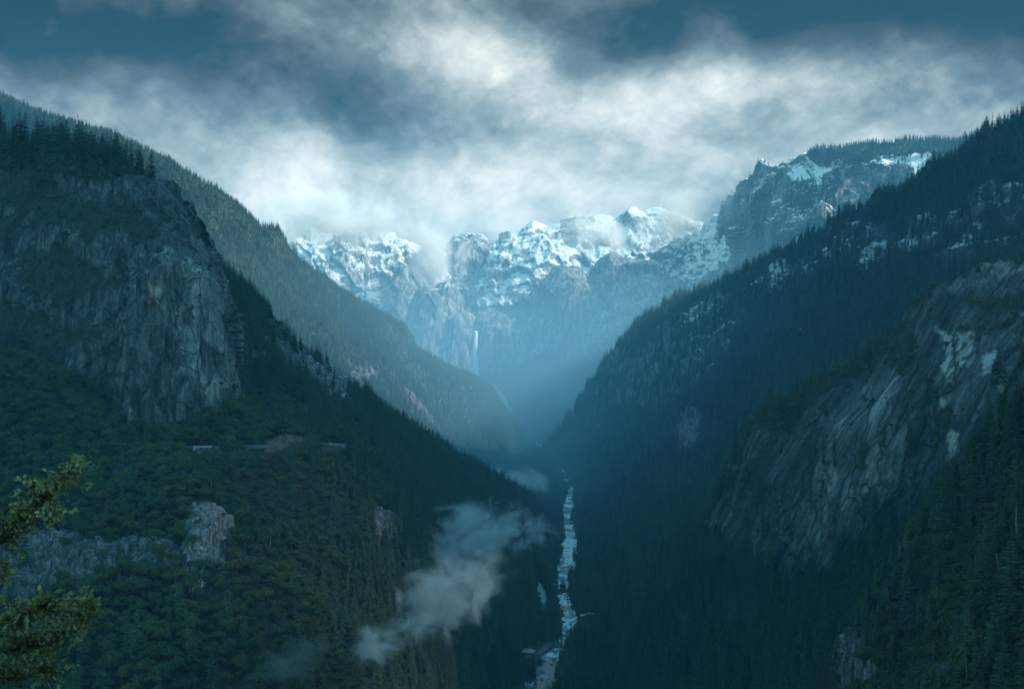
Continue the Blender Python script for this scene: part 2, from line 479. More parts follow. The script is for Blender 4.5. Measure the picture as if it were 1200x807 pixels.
# --- long wooded slope below it, running down to the valley floor
loft('oak_slope', [
    [(XL,380,1500),(0,395,1340),(120,445,1335),(200,410,1500),(246,312,1740),(300,355,1800),(345,399,1860),(400,444,1960),(450,484,2100),(540,539,2350),(600,572,2600),(632,602,2750),(652,634,2830)],
    [(XL,425,1280),(0,417,1192),(60,440,1172),(112,480,1150),(155,508,1140),(210,501,1150),(290,484,1205),(330,440,1500),(375,455,1620),(430,490,1800),(520,546,2130),(590,593,2400),(632,620,2560),(650,640,2640)],
    [(XL,470,1170),(0,455,1120),(60,473,1105),(112,505,1090),(155,522,1086),(210,516,1092),(290,502,1140),(350,490,1290),(400,500,1430),(450,520,1580),(530,570,1920),(590,612,2180),(630,640,2350),(648,655,2430)],
    [(XL,530,1090),(0,505,1060),(100,516,1040),(155,530,1035),(250,528,1050),(330,524,1090),(400,522,1200),(450,542,1380),(520,590,1720),(580,630,2020),(625,655,2220),(642,668,2290)],
    [(XL,590,970),(0,580,950),(120,595,935),(220,592,930),(300,600,960),(400,610,1050),(480,635,1250),(560,680,1600),(605,706,1800),(625,722,1880)],
    [(XL,690,850),(0,685,835),(120,690,825),(220,690,830),(320,690,860),(420,695,970),(500,712,1180),(570,744,1480),(605,756,1640),(618,760,1680)],
    [(XL,840,700),(0,830,690),(200,822,700),(350,822,760),(450,818,900),(520,815,1130),(575,812,1400),(600,808,1480)],
    [(XL,1100,560),(0,1060,580),(200,1000,660),(400,910,930),(500,862,1190),(560,835,1390),(590,828,1450)],
    [(XL,1500,500),(0,1400,540),(200,1240,620),(400,1010,900),(500,880,1180),(560,850,1360),(590,840,1420)],
   ], 640, 520, amp=9, wl=140, back=(450, 420), rock=0.0, pale=0.24, grain=1.5, flute=1.6, flute_wl=9, plates=3.6, plate_wl=16, plate_z=0.4,
   masks=[('rock', 1.0, 2.5, 8, [(XL,640),(0,640),(40,615),(75,625),(110,640),(200,632),(208,655),(204,676),(130,680),(100,700),(60,692),(0,715),(XL,720)]),
          ('bulge', 6.0, 9, 5, [(XL,640),(0,640),(40,618),(75,625),(110,640),(200,634),(208,655),(204,672),(130,676),(100,696),(60,688),(0,708),(XL,720)]),
          ('rock', 1.0, 2, 5, [(224,600),(250,592),(268,616),(272,650),(262,672),(236,670),(215,692),(210,655)]),
          ('bulge', 5.0, 8, 4, [(222,604),(250,594),(268,618),(270,650),(260,668),(236,668),(216,680),(212,655)]),
          ('pale', 0.5, 6, 8, [(224,600),(250,592),(268,616),(272,650),(262,672),(236,670),(215,692),(210,655)]),
          ('red', 0.4, 6, 10, [(234,598),(256,600),(266,640),(250,668),(240,640)]),
          ('rock', 1.0, 2, 4, [(428,602),(446,592),(462,606),(468,632),(440,640)]), ('bulge', 7, 6, 3, [(428,602),(446,594),(462,608),(466,630),(440,636)]),
          ('rock', 1.0, 3, 12, [(300,378),(338,372),(362,392),(375,420),(405,440),(432,468),(395,474),(352,442),(322,420)]),
          ('pale', 0.45, 4, 8, [(345,400),(360,396),(372,425),(402,442),(420,462),(392,466),(356,434)]),
          ('rock', 1.0, 2, 6, [(268,385),(300,410),(318,436),(306,442),(280,420)]),
          ('rock', 0.9, 1.5, 3, [(100,545),(112,540),(116,560),(100,565)]), ('rock', 0.9, 1.5, 3, [(40,525),(75,528),(78,542),(45,542)]),
          ('rock', 0.9, 1.5, 4, [(130,548),(165,548),(160,566),(134,570)]), ('rock', 0.8, 1.5, 3, [(328,585),(336,588),(340,602),(334,604)]),
          ('rock', 0.8, 1.5, 3, [(364,600),(374,605),(372,615)]), ('rock', 0.9, 1.5, 3, [(285,655),(300,660),(305,682),(290,680)]),
          ('rock', 1.0, 1.5, 3, [(343,752),(352,748),(354,776),(345,778)]), ('pale', 0.9, 1.5, 3, [(343,752),(352,748),(354,776),(345,778)]),
          ('rock', 0.9, 1.0, 3, [(308,515),(352,511),(356,522),(312,525)]), ('red', 0.9, 2, 3, [(305,513),(354,509),(357,523),(310,526)]),
          ('rock', 0.7, 1.0, 3, [(228,519),(272,518),(274,525),(230,526)]),
          ('snow', 0.40, 5, 6, [(212,672),(240,668),(236,700),(220,706)]),
          ('snow', 0.30, 5, 6, [(350,395),(420,455),(400,470),(350,440)])],
   label='dark green oak-covered slope with grey granite outcrops and a road cut', cat='hillside')

# --- hazy ridge behind on the left
loft('hazy_ridge', [
    [(XL,27,4615),(-100,99,4402),(0,121,4260),(100,154,4086),(200,195,3977),(290,254,3943),(311,272,3941),(324,270,3930),(331,290,3978),(370,324,4098),(420,354,4234),(474,383,4465),(490,414,4542),(530,434,4783),(572,455,5004),(600,492,5197),(606,522,5317),(612,531,5347)],
    [(XL,187,4260),(0,200,4047),(200,245,3781),(300,307,3737),(380,367,3778),(450,412,3940),(500,452,4180),(550,482,4568),(590,505,4848),(604,528,5110),(609,534,5194)],
    [(XL,300,3834),(0,320,3692),(200,340,3455),(300,380,3426),(380,430,3418),(450,477,3534),(500,505,3728),(550,525,4127),(595,542,4513),(600,546,4690)],
    [(XL,520,3266),(0,520,3266),(200,500,3064),(350,530,2981),(430,560,3043),(500,570,3276),(560,565,3777),(600,558,4286)],
    [(XL,680,3053),(400,650,2672),(480,620,2967),(560,590,3503),(600,572,3965)],
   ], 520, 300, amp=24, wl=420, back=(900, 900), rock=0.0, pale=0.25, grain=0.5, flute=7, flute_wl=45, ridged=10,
   masks=[('rock', 0.3, 8, 26, [(425,398),(474,380),(500,430),(560,455),(590,500),(520,490),(450,460)]),
          ('pale', 0.4, 10, 20, [(430,440),(470,440),(478,480),(440,490)]), ('rock', 0.9, 4, 10, [(405,425),(435,432),(430,450),(408,446)]),
          ('rock', 0.9, 5, 10, [(470,460),(500,470),(515,500),(480,490)])],
   label='hazy blue wooded ridge descending to the right behind the granite dome', cat='ridge')

# --- waterfall cliffs and peaks at the head of the valley
loft('waterfall_cliffs', [
    [(380,430,7000),(462,400,6800),(480,373,6650),(489,350,6620),(499,338,6620),(515,338,6640),(535,347,6680),(556,359,6740),(575,364,6760),(600,362,6720),(620,343,6660),(641,320,6600),(655,310,6580),(676,309,6580),(691,323,6600),(705,308,6620),(720,301,6600),(745,307,6560),(770,320,6500),(810,345,6400),(900,360,6200)],
    [(380,450,6850),(462,425,6600),(481,398,6500),(500,380,6480),(530,378,6460),(548,382,6480),(556,386,6545),(566,384,6480),(600,384,6440),(640,368,6400),(676,352,6380),(695,358,6420),(720,345,6380),(760,350,6300),(810,375,6150),(900,400,5900)],
    [(380,480,6700),(462,446,6450),(485,432,6400),(510,438,6380),(545,444,6385),(557,441,6440),(568,440,6390),(590,428,6350),(640,412,6320),(680,404,6280),(720,396,6230),(760,392,6100),(810,410,5950),(900,430,5700)],
    [(380,530,6500),(480,480,6200),(550,480,6200),(600,478,6180),(650,465,6100),(700,452,6000),(760,450,5850),(820,460,5700),(900,480,5400)],
    [(380,560,6000),(480,530,5900),(560,516,5900),(620,514,5900),(660,514,5850),(720,520,5600),(820,530,5300),(900,540,5000)],
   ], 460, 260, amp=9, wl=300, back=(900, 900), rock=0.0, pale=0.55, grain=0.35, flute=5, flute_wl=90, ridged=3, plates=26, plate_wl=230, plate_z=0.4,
   masks=[('rock', 1.0, 4, 8, [(380,300),(900,280),(900,425),(790,400),(735,398),(700,420),(640,416),(590,432),(560,446),(500,436),(380,480)]),
          ('rock', 0.75, 3, 6, [(535,345),(560,352),(620,352),(655,335),(690,345),(660,358),(600,372),(560,366)]),
          ('pale', 0.75, 12, 12, [(655,330),(770,310),(770,380),(690,400)]),
          ('snow', 0.32, 8, 8, [(500,330),(540,345),(530,360),(495,355)]), ('snow', 0.42, 6, 8, [(700,365),(728,362),(722,395),(705,395)]),
          ('snow', 0.25, 10, 8, [(640,300),(790,295),(790,330),(640,345)]),
          ('rock', 1.0, 1.5, 2, [(566,444),(575,446),(590,462),(600,482),(602,494),(594,484),(580,460)]),
          ('pale', 1.2, 1.5, 2, [(566,444),(575,446),(590,462),(600,482),(602,494),(594,484),(580,460)]),
          ('clear', 1.0, 1.5, 1, [(562,440),(577,444),(592,460),(604,482),(604,500),(592,488),(576,462)])],
   label='pale hazy granite cliffs with the thin waterfall at the head of the valley', cat='cliff')
loft('snowy_dome', [
    [(470,372,7568),(495,330,7480),(512,306,7480),(527,292,7480),(545,278,7480),(565,277,7480),(579,283,7480),(583,271,7462),(596,270,7462),(606,277,7462),(625,290,7436),(645,302,7392),(665,318,7348),(700,340,7304),(760,370,7216)],
    [(470,400,7348),(500,362,7260),(530,328,7260),(570,320,7242),(600,312,7216),(640,335,7172),(680,360,7084),(760,395,6952)],
    [(470,450,7128),(530,420,6996),(600,420,6952),(680,430,6864),(760,450,6688)],
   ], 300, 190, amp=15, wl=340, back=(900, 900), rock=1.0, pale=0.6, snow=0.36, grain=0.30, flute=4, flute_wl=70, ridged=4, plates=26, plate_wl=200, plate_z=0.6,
   masks=[('snow', 0.46, 10, 10, [(585,285),(606,280),(660,318),(640,350),(600,330)]), ('snow', 0.05, 5, 5, [(580,266),(600,266),(606,278),(590,282)])],
   label='snow-dusted pale peak with a small dark summit block above the waterfall cliffs', cat='mountain')
loft('snowy_range', [
    [(250,310,7478),(300,292,7400),(340,284,7400),(365,280,7400),(390,284,7400),(415,276,7400),(440,279,7400),(470,275,7400),(490,288,7400),(510,300,7400),(540,330,7400),(600,360,7400)],
    [(250,360,7167),(340,330,7128),(400,330,7089),(450,335,7089),(500,345,7089),(540,370,7089),(600,400,7089)],
    [(250,420,6933),(400,420,6855),(500,420,6855),(600,450,6855)],
   ], 320, 170, amp=26, wl=420, back=(900, 900), rock=1.0, pale=0.6, snow=0.56, grain=0.26, flute=4, flute_wl=80, ridged=8, plates=34, plate_wl=230, plate_z=0.5,
   masks=[('snow', 0.16, 8, 10, [(440,330),(500,300),(510,360),(455,375)])],
   label='bright snow-covered rock wall under the cloud, left of the pale peak', cat='mountain')
loft('far_snowy_ridge', [
    [(560,310,7476),(600,280,7476),(640,264,7476),(665,258,7476),(690,262,7476),(720,264,7476),(748,254,7476),(770,250,7476),(800,258,7476),(840,272,7476),(900,300,7476)],
    [(560,350,7120),(640,310,7120),(700,310,7120),(760,305,7120),(830,320,7120),(900,340,7120)],
    [(560,420,6835),(700,400,6835),(900,420,6835)],
   ], 280, 130, amp=24, wl=420, back=(900, 900), rock=1.0, pale=0.5, snow=0.55, grain=0.25, flute=4, flute_wl=90, ridged=7, plates=34, plate_wl=230, plate_z=0.6,
   masks=[('snow', 0.12, 4, 6, [(655,256),(700,258),(700,266),(660,266)])],
   label='farthest snowy ridge half hidden in cloud at the back of the valley', cat='mountain')
loft('snow_streaked_mountain', [
    [(640,380,7200),(700,334,7046),(740,313,7010),(766,295,6987),(800,279,6956),(832,262,6651),(848,241,6437),(862,229,6232),(880,209,5939),(892,200,5587),(925,193,5452),(950,178,5355),(1000,172,5238),(1060,168,5141),(1110,166,5044),(1150,162,4947),(1250,150,4850),(1400,120,4656)],
    [(640,400,7100),(700,356,7046),(760,330,6992),(800,312,6956),(835,298,6526),(860,272,6154),(890,245,5432),(950,222,5199),(1000,200,5073),(1060,186,4986),(1100,180,4898),(1150,186,4802),(1400,190,4462)],
    [(640,430,7100),(720,392,7028),(800,362,6956),(860,330,5934),(920,300,5044),(980,262,4908),(1040,245,4830),(1090,225,4753),(1150,225,4656),(1400,240,4268)],
    [(640,480,7100),(800,440,6956),(940,380,4753),(1060,330,4559),(1200,320,4365),(1400,330,3977)],
   ], 480, 240, amp=14, wl=320, back=(900, 900), rock=1.0, pale=0.20, snow=0.40, grain=0.42, flute=4, flute_wl=60, ridged=10, plates=24, plate_wl=180, plate_z=0.5,
   masks=[('rock', 0.0, 3, 5, [(948,160),(1000,155),(1300,120),(1400,100),(1400,200),(1130,198),(1110,184),(1090,182),(1040,188),(1000,196),(985,186),(950,188)]),
          ('snow', 0.0, 3, 5, [(948,160),(1000,155),(1300,120),(1400,100),(1400,200),(1130,198),(1110,184),(1090,182),(1040,188),(1000,196),(985,186),(950,188)]),
          ('snow', 0.75, 4, 6, [(925,205),(950,186),(985,180),(970,192),(948,208),(930,214)]),
          ('snow', 0.75, 3, 6, [(1040,186),(1092,180),(1098,205),(1075,208),(1068,195),(1010,192)]),
          ('snow', 0.02, 4, 5, [(985,206),(1060,196),(1072,215),(1060,232),(985,250),(975,225)]),
          ('snow', 0.80, 6, 8, [(640,400),(760,300),(845,245),(860,300),(800,350),(700,400)]),
          ('rock', 0.3, 5, 10, [(930,215),(985,198),(975,240),(940,262),(920,250)])],
   label='dark rock mountain streaked with snow, its flat top edged by conifers', cat='mountain')

# --- big forested ridge on the right
loft('conifer_ridge', [
    [(XR,-70,2200),(1280,105,2400),(1200,149,2500),(1165,164,2550),(1120,200,2650),(1060,236,2800),(1000,261,3000),(950,286,3150),(880,326,3350),(800,361,3600),(740,396,3900),(712,434,4100),(700,454,4200),(660,506,4700),(648,528,4900),(642,541,5000)],
    [(XR,100,2050),(1200,210,2300),(1120,240,2420),(1060,275,2550),(1000,305,2750),(950,325,2880),(880,365,3080),(800,400,3330),(750,430,3600),(715,465,3850),(690,510,4200),(664,548,4350)],
    [(XR,230,1950),(1200,290,2100),(1060,350,2320),(950,400,2560),(850,440,2860),(770,470,3220),(715,510,3600),(690,545,3800),(680,567,3860)],
    [(XR,400,1720),(1200,400,1850),(1060,445,2000),(950,490,2180),(850,530,2450),(770,555,2750),(715,575,3100),(693,588,3330)],
    [(XR,520,1450),(1200,520,1500),(1000,605,1580),(900,640,1680),(800,655,1930),(740,660,2200),(702,657,2390)],
    [(XR,650,1200),(1100,700,1230),(950,740,1340),(850,755,1480),(770,752,1680),(722,727,1850)],
    [(XR,850,1100),(1000,850,1230),(850,815,1400),(770,800,1480),(720,790,1540)],
    [(XR,1000,1000),(1000,930,1150),(850,870,1320),(770,835,1420),(720,815,1470)],
   ], 620, 460, amp=20, wl=330, back=(900, 800), rock=0.0, pale=0.35, grain=0.6, flute=6, flute_wl=34, ridged=20,
   masks=[('rock', 0.75, 10, 25, [(712,424),(760,395),(850,350),(880,360),(830,440),(760,480),(705,480),(690,470)]),
          ('rock', 0.9, 4, 10, [(790,500),(812,480),(828,492),(825,530),(800,540)]),
          ('pale', 0.55, 8, 16, [(705,440),(780,390),(840,370),(800,430),(740,470)]),
          ('rock', 0.7, 8, 20, [(880,330),(1000,268),(1060,258),(1130,300),(1000,310),(900,345)]),
          ('snow', 0.48, 10, 24, [(858,340),(930,300),(1000,262),(1062,256),(1130,278),(1140,308),(1060,312),(960,318),(890,350)]),
          ('snow', 0.40, 10, 24, [(1060,250),(1140,240),(1230,205),(XR,180),(XR,310),(1200,300),(1110,312)]),
          ('rock', 0.5, 10, 24, [(1060,250),(1140,240),(1230,205),(XR,180),(XR,310),(1200,300),(1110,312)]),
          ('snow', 0.40, 6, 12, [(800,375),(870,370),(880,420),(820,440)]), ('snow', 0.36, 6, 10, [(930,385),(960,380),(965,405),(940,410)])],
   label='great dark conifer ridge falling from the upper right to the river', cat='ridge')

# --- slabby granite cliff at the right
loft('slab_cliff', [
    [(XR,260,1000),(1250,302,1080),(1200,314,1100),(1150,326,1120),(1112,336,1150),(1080,357,1180),(1050,386,1210),(1000,421,1270),(940,456,1340),(896,483,1400),(871,530,1440),(846,585,1480),(828,626,1500),(790,650,1570),(750,676,1680),(715,705,1820),(698,722,1880)],
    [(XR,300,975),(1250,340,1050),(1200,350,1062),(1130,362,1090),(1085,385,1140),(1040,425,1185),(990,462,1235),(940,490,1290),(895,525,1350),(865,570,1400),(842,610,1440),(822,640,1465),(785,666,1530),(745,690,1640),(710,716,1790),(694,728,1840)],
    [(XR,400,940),(1250,410,1015),(1200,420,1022),(1120,430,1050),(1060,462,1098),(1000,505,1160),(945,540,1222),(895,585,1300),(862,620,1370),(838,645,1420),(812,668,1450),(775,690,1510),(735,712,1610),(705,735,1740),(688,742,1760)],
    [(XR,540,890),(1250,500,980),(1200,495,985),(1140,545,1010),(1080,605,1055),(1000,645,1120),(935,686,1180),(885,675,1265),(850,664,1350),(828,672,1400),(800,692,1430),(765,711,1490),(725,732,1590),(700,750,1690),(682,755,1700)],
    [(XR,680,840),(1200,650,905),(1100,705,945),(1000,745,1030),(930,772,1105),(870,765,1215),(815,745,1340),(760,752,1440),(715,764,1560),(676,768,1630)],
    [(XR,900,760),(1100,830,870),(950,845,1010),(860,830,1180),(770,804,1370),(710,793,1500),(670,790,1530)],
    [(XR,1150,700),(1100,980,800),(950,930,950),(860,880,1120),(760,840,1310),(700,820,1430),(664,812,1450)],
   ], 620, 480, amp=7, wl=110, back=(420, 480), rock=0.0, pale=0.06, grain=0.75, flute=1.2, flute_wl=42, plates=6.5, plate_wl=44, plate_z=0.25, shear=0.55, ridged=2.0,
   masks=[('rock', 1.0, 3, 8, [(XR,240),(1200,310),(1112,333),(1080,354),(1046,388),(1000,425),(940,462),(900,490),(872,535),(845,590),(822,640),(832,650),(870,662),(905,678),(935,690),(1000,650),(1080,610),(1110,575),(1145,545),(1200,500),(XR,540)]),
          ('rock', 0.1, 3, 8, [(880,490),(935,462),(1000,420),(1060,378),(1070,384),(1010,440),(960,470),(935,500),(905,512)]),
          ('rock', 0.2, 4, 10, [(1130,358),(1200,350),(1200,372),(1150,372)]), ('rock', 0.3, 4, 12, [(1030,410),(1075,405),(1070,440),(1040,440)]),
          ('pale', 1.3, 2.2, 3.6, [(1105,392),(1117,390),(1119,425),(1116,452),(1108,440)]), ('pale', 1.3, 2.2, 3.6, [(1121,390),(1141,390),(1142,420),(1136,432),(1124,425)]),
          ('red', 0.6, 2, 3, [(1124,388),(1144,388),(1141,410),(1130,405)]),
          ('pale', 1.3, 2.2, 3.6, [(1154,420),(1167,416),(1165,436),(1155,442)]), ('pale', 1.3, 2.2, 3.6, [(1119,506),(1129,505),(1129,528),(1121,542),(1116,538)]),
          ('pale', 1.3, 2.2, 3.6, [(1094,530),(1101,520),(1101,540),(1095,545)]), ('pale', 1.3, 2.2, 3.6, [(1104,468),(1118,468),(1118,474),(1106,480)]),
          ('pale', 0.75, 2, 3, [(1183,350),(1190,360),(1186,384),(1180,380)]), ('pale', 0.95, 1.5, 3, [(836,633),(845,640),(846,650),(834,650)]),
          ('pale', 0.95, 1.5, 3, [(1170,455),(1180,458),(1178,470),(1172,468)]), ('pale', 0.42, 14, 14, [(1000,470),(1060,430),(1060,560),(960,640),(930,600)]),
          ('snow', 0.22, 6, 8, [(960,450),(1040,420),(1040,460),(960,500)]), ('snow', 0.3, 3, 4, [(1035,568),(1055,566),(1054,576),(1036,576)]),
          ('pale', 0.5, 4, 6, [(1110,336),(1200,314),(1200,322),(1120,344)])],
   label='steep dark granite slab cliff with pale scars, conifers at its foot', cat='cliff')

# --- nearest slope, lower right corner
loft('near_slope', [
    [(XR,330,480),(1300,415,545),(1250,445,565),(1200,485,590),(1150,540,620),(1100,590,650),(1068,650,680),(1030,712,705),(1003,752,722),(990,790,735),(982,850,745)],
    [(XR,480,420),(1300,520,495),(1200,585,525),(1140,640,560),(1100,680,600),(1060,720,640),(1030,760,672),(1010,800,690),(1000,860,700)],
    [(XR,700,350),(1300,700,420),(1200,720,450),(1140,750,490),(1090,790,540),(1050,830,580),(1020,880,600)],
    [(XR,1000,300),(1200,950,370),(1100,960,430),(1050,980,480),(1020,1000,520)],
   ], 380, 320, amp=7, wl=70, back=(260, 260), rock=0.0, pale=0.4, flute=2.0, flute_wl=10, plates=3.0, plate_wl=14,
   masks=[('rock', 1.0, 2, 4, [(1058,638),(1072,620),(1076,650),(1060,672)]), ('rock', 1.0, 2, 5, [(985,745),(1002,745),(1030,760),(1030,800),(990,810)]),
          ('rock', 0.9, 2, 4, [(1130,640),(1150,636),(1150,670),(1138,675)]), ('rock', 0.9, 2, 4, [(1110,770),(1125,775),(1125,807),(1108,805)])],
   label='near slope of mixed oaks and conifers in the lower right corner', cat='hillside')

# --- ground below the viewpoint
loft('viewpoint_slope', [
    [(600 - 900/60*F/1, 430 + 2.2/60*F, 60) if False else (-9000, 475, 60), (600, 475, 60), (9000, 475, 60)],
    [(-9000, 1430, 70), (600, 1430, 70), (9000, 1430, 70)],
    [(-3000, 1730, 150), (600, 1730, 150), (3500, 1730, 150)],
    [(-2000, 1730, 330), (600, 1730, 330), (2600, 1730, 330)],
   ], 120, 80, amp=0.6, wl=12, back=(5, 5), rock=0.2, flute=0, label='scrubby ground dropping away below the viewpoint', cat='hillside') if False else None

# viewpoint hillside: built straight in metres, starting under the camera
def viewpoint():
    xs = np.linspace(-260, 260, 160); t = np.linspace(0, 1, 110) ** 2.2
    X, T = np.meshgrid(xs, t)
    Yv = -30 + T * 460
    Z = np.where(Yv < 1, -1.8, -1.8 - (np.maximum(Yv - 1, 0)) * 0.9)
    G = np.stack([X, Yv, Z], -1)
    G[..., 2] += -0.5 * np.abs(fbm(G, 14, 4)) * np.clip((Yv - 3) / 6, 0, 4)
    nv, nu = T.shape
    f = np.arange(nv * nu).reshape(nv, nu)
    q = np.stack([f[:-1, :-1], f[:-1, 1:], f[1:, 1:], f[1:, :-1]], -1).reshape(-1, 4)
    me = mesh_from('viewpoint_hill', G.reshape(-1, 3), q, [M_TERRAIN], smooth=True)
    for k, v in (('rock', 0.3), ('snow', 0), ('pale', 0.3), ('red', 0), ('grain', 3.0)):
        at = me.attributes.new(k, 'FLOAT', 'POINT'); at.data.foreach_set('value', np.full(nv * nu, v, dtype=np.float32))
    tag(obj('viewpoint_hill', me), 'steep scrubby ground dropping away below the viewpoint', 'hillside', kind='structure')
viewpoint()

# ------------------------------------------------------------------ valley floor, river, roads
def river_pt(px, py):
    # intersection of the view through (px, py) with the sloping valley floor
    k = (py - HY) / F
    Y = (-(-430.0 - 1500 * 0.0105)) / (k + 0.0105)
    return np.array([(px - HX) / F * Y, Y, float(floor_z(Y))])
RIVER = [(612,850,52),(628,812,50),(640,788,44),(653,767,28),(660,745,16),(670,727,26),(662,706,24),(657,688,24),(664,660,26),(668,632,24),(664,606,22),(666,587,18),(670,573,14),(660,556,14),(646,538,14),(628,519,18),(620,508,16),(615,500,12)]
rp = np.array([river_pt(a, b) for a, b, _ in RIVER])
rw = np.array([0.66 * c / F * p[1] for (_, _, c), p in zip(RIVER, rp)])
tt = np.arange(len(rp), dtype=float)
tq = np.linspace(0, len(rp) - 1, 500)
RC = np.stack([np.interp(tq, tt, rp[:, i]) for i in range(3)], -1)
ker = np.ones(21) / 21
for i in range(3):
    RC[:, i] = np.convolve(np.pad(RC[:, i], 10, mode='edge'), ker, 'valid')
RW = np.interp(tq, tt, rw) * (1 + 0.45 * perlin(np.stack([tq * 1.7, tq * 0 + .5, tq * 0 + .2], -1)) + 0.5 * perlin(np.stack([tq * 5.3, tq * 0 + 3.5, tq * 0 + 7.2], -1))).clip(0.35, 1.6)
def dist_to(path, XY):
    d = np.full(len(XY), 1e9); idx = np.zeros(len(XY), int)
    for s in range(0, len(path), 2):
        dd = np.hypot(XY[:, 0] - path[s, 0], XY[:, 1] - path[s, 1])
        better = dd < d
        d[better] = dd[better]; idx[better] = s
    return d, idx

def mat_ground():
    m = bpy.data.materials.new('forest_floor'); m.use_nodes = True
    n = N(m.node_tree)
    p = n.new('ShaderNodeTexCoord').outputs['Object']
    c = n.mix(n.mr(n.noise(p, 0.03, 8, 0.65), 0.35, 0.65), (0.016, 0.026, 0.014), (0.060, 0.046, 0.028))
    bank = n.attr('bank')
    c = n.mix(n.m('MULTIPLY', bank, n.mr(n.noise(p, 0.2, 6, 0.7), 0.40, 0.6)), c, (0.17, 0.15, 0.13))
    principled(n, **{'Base Color': c, 'Roughness': 0.9})
    return m
def ground():
    xs = np.concatenate([np.linspace(-8900, -900, 24), np.linspace(-850, 1200, 260), np.linspace(1300, 8900, 24)])
    ys = np.concatenate([np.linspace(-2900, 900, 20), np.linspace(950, 4200, 330), np.linspace(4250, 7000, 60), np.linspace(7200, 8500, 12)])
    X, Y = np.meshgrid(xs, ys)
    Z = floor_z(Y) + 0 * X
    XY = np.stack([X.ravel(), Y.ravel()], -1)
    d, i = dist_to(RC, XY)
    half = RW[i] * 0.5
    carve = 1 - sstep(half * 0.8, half * 1.25 + 6, d)
    G = np.stack([X, Y, Z], -1)
    Z = Z + (0.4 + 0.7 * fbm(G, 60, 4)).clip(-0.3, 2.2) * (1 - carve.reshape(X.shape)) + np.where(np.abs(X) > 2000, 0, 0) - 2.6 * carve.reshape(X.shape)
    G[..., 2] = Z
    nv, nu = X.shape
    f = np.arange(nv * nu).reshape(nv, nu)
    q = np.stack([f[:-1, :-1], f[:-1, 1:], f[1:, 1:], f[1:, :-1]], -1).reshape(-1, 4)
    me = mesh_from('valley_floor', G.reshape(-1, 3), q, [mat_ground()], smooth=True)
    at = me.attributes.new('bank', 'FLOAT', 'POINT')
    at.data.foreach_set('value', (1 - sstep(half * 0.9, half + 22, d)).astype(np.float32))
    tag(obj('valley_floor', me), 'dark forested floor of the valley beside the river', 'ground', kind='structure')
    PATCH['valley_floor'] = dict(G=G, A={'rock': np.zeros(X.shape), 'clear': np.zeros(X.shape)}, vs=np.linspace(0, 1, nv), crest_v=-1)
ground()

def strip(path, widths, dz=0.0, cols=9):
    t = np.gradient(path[:, :2], axis=0); t /= np.linalg.norm(t, axis=1)[:, None] + 1e-9
    nrm = np.stack([t[:, 1], -t[:, 0]], -1)
    s = np.linspace(-0.5, 0.5, cols)
    V = path[:, None, :].repeat(cols, 1).copy()
    V[..., :2] += nrm[:, None, :] * (widths[:, None] * s)[..., None]
    V[..., 2] += dz
    nv, nu = len(path), cols
    f = np.arange(nv * nu).reshape(nv, nu)
    q = np.stack([f[:-1, :-1], f[:-1, 1:], f[1:, 1:], f[1:, :-1]], -1).reshape(-1, 4)
    return V, q

def mat_water():
    m = bpy.data.materials.new('river_water'); m.use_nodes = True
    n = N(m.node_tree)
    p = n.new('ShaderNodeTexCoord').outputs['Object']
    rough = n.attr('rapids')
    q = n.vscale(p, (1.0, 0.42, 1.0))
    foam = n.m('ADD', n.noise(q, 0.16, 6.0, 0.62, 0.8), n.m('MULTIPLY', n.noise(q, 0.035, 3.0, 0.5), 0.5))
    foam = n.m('ADD', foam, n.m('MULTIPLY', n.m('SUBTRACT', n.noise(p, 0.012, 2.0), 0.5), 0.9))
    foam = n.mr(n.m('ADD', foam, rough), 0.99, 1.10)
    body = n.mix(n.noise(q, 0.05, 3.0), (0.016, 0.06, 0.075), (0.05, 0.11, 0.12))
    c = n.mix(foam, body, (0.85, 0.88, 0.88))
    h = n.m('ADD', n.m('MULTIPLY', foam, 0.5), n.noise(q, 0.5, 4.0))
    b = n.new('ShaderNodeBump', {'Strength': 0.35, 'Distance': 1.0, 'Height': h})
    principled(n, **{'Base Color': c, 'Specular IOR Level': 0.22, 'Roughness': n.m('MULTIPLY_ADD', foam, 0.4, 0.22), 'Normal': b.outputs[0]})
    return m
V, q = strip(RC, RW * 1.15, -0.7, 13)
V[..., 2] += 0.25 * perlin(V / np.array([7.0, 14.0, 7.0]))
me = mesh_from('river', V.reshape(-1, 3), q, [mat_water()], smooth=True)
yy = V[..., 1]
rap = 0.27 + 0.10 * perlin(V / np.array([60., 120., 60.])) - 0.12 * (1 - sstep(1560, 1750, yy))
rap += 0.22 * sstep(4500, 5200, yy)
me.attributes.new('rapids', 'FLOAT', 'POINT').data.foreach_set('value', rap.astype(np.float32).ravel())
tag(obj('river', me), 'white river rapids winding along the valley floor', 'river', kind='structure')

sd = np.array([river_pt(*a) for a in ((668,729),(680,722),(692,719),(704,722),(720,727))]); tq = np.linspace(0, 4, 60)
SIDE = np.stack([np.interp(tq, np.arange(5.), sd[:, i]) for i in range(3)], -1)
V, q = strip(SIDE, 9 + 5 * perlin(np.stack([tq * 3, tq * 0 + .3, tq * 0 + .6], -1)), 2.3, 7)
V[..., 2] += 0.25 * perlin(V / np.array([7.0, 14.0, 7.0]))
me = mesh_from('side_channel', V.reshape(-1, 3), q, [bpy.data.materials['river_water']], smooth=True)
me.attributes.new('rapids', 'FLOAT', 'POINT').data.foreach_set('value', np.full(V.shape[0] * V.shape[1], 0.3, dtype=np.float32))
tag(obj('river.001', me), 'narrow side channel of white water joining the river from the right', 'river', kind='structure')

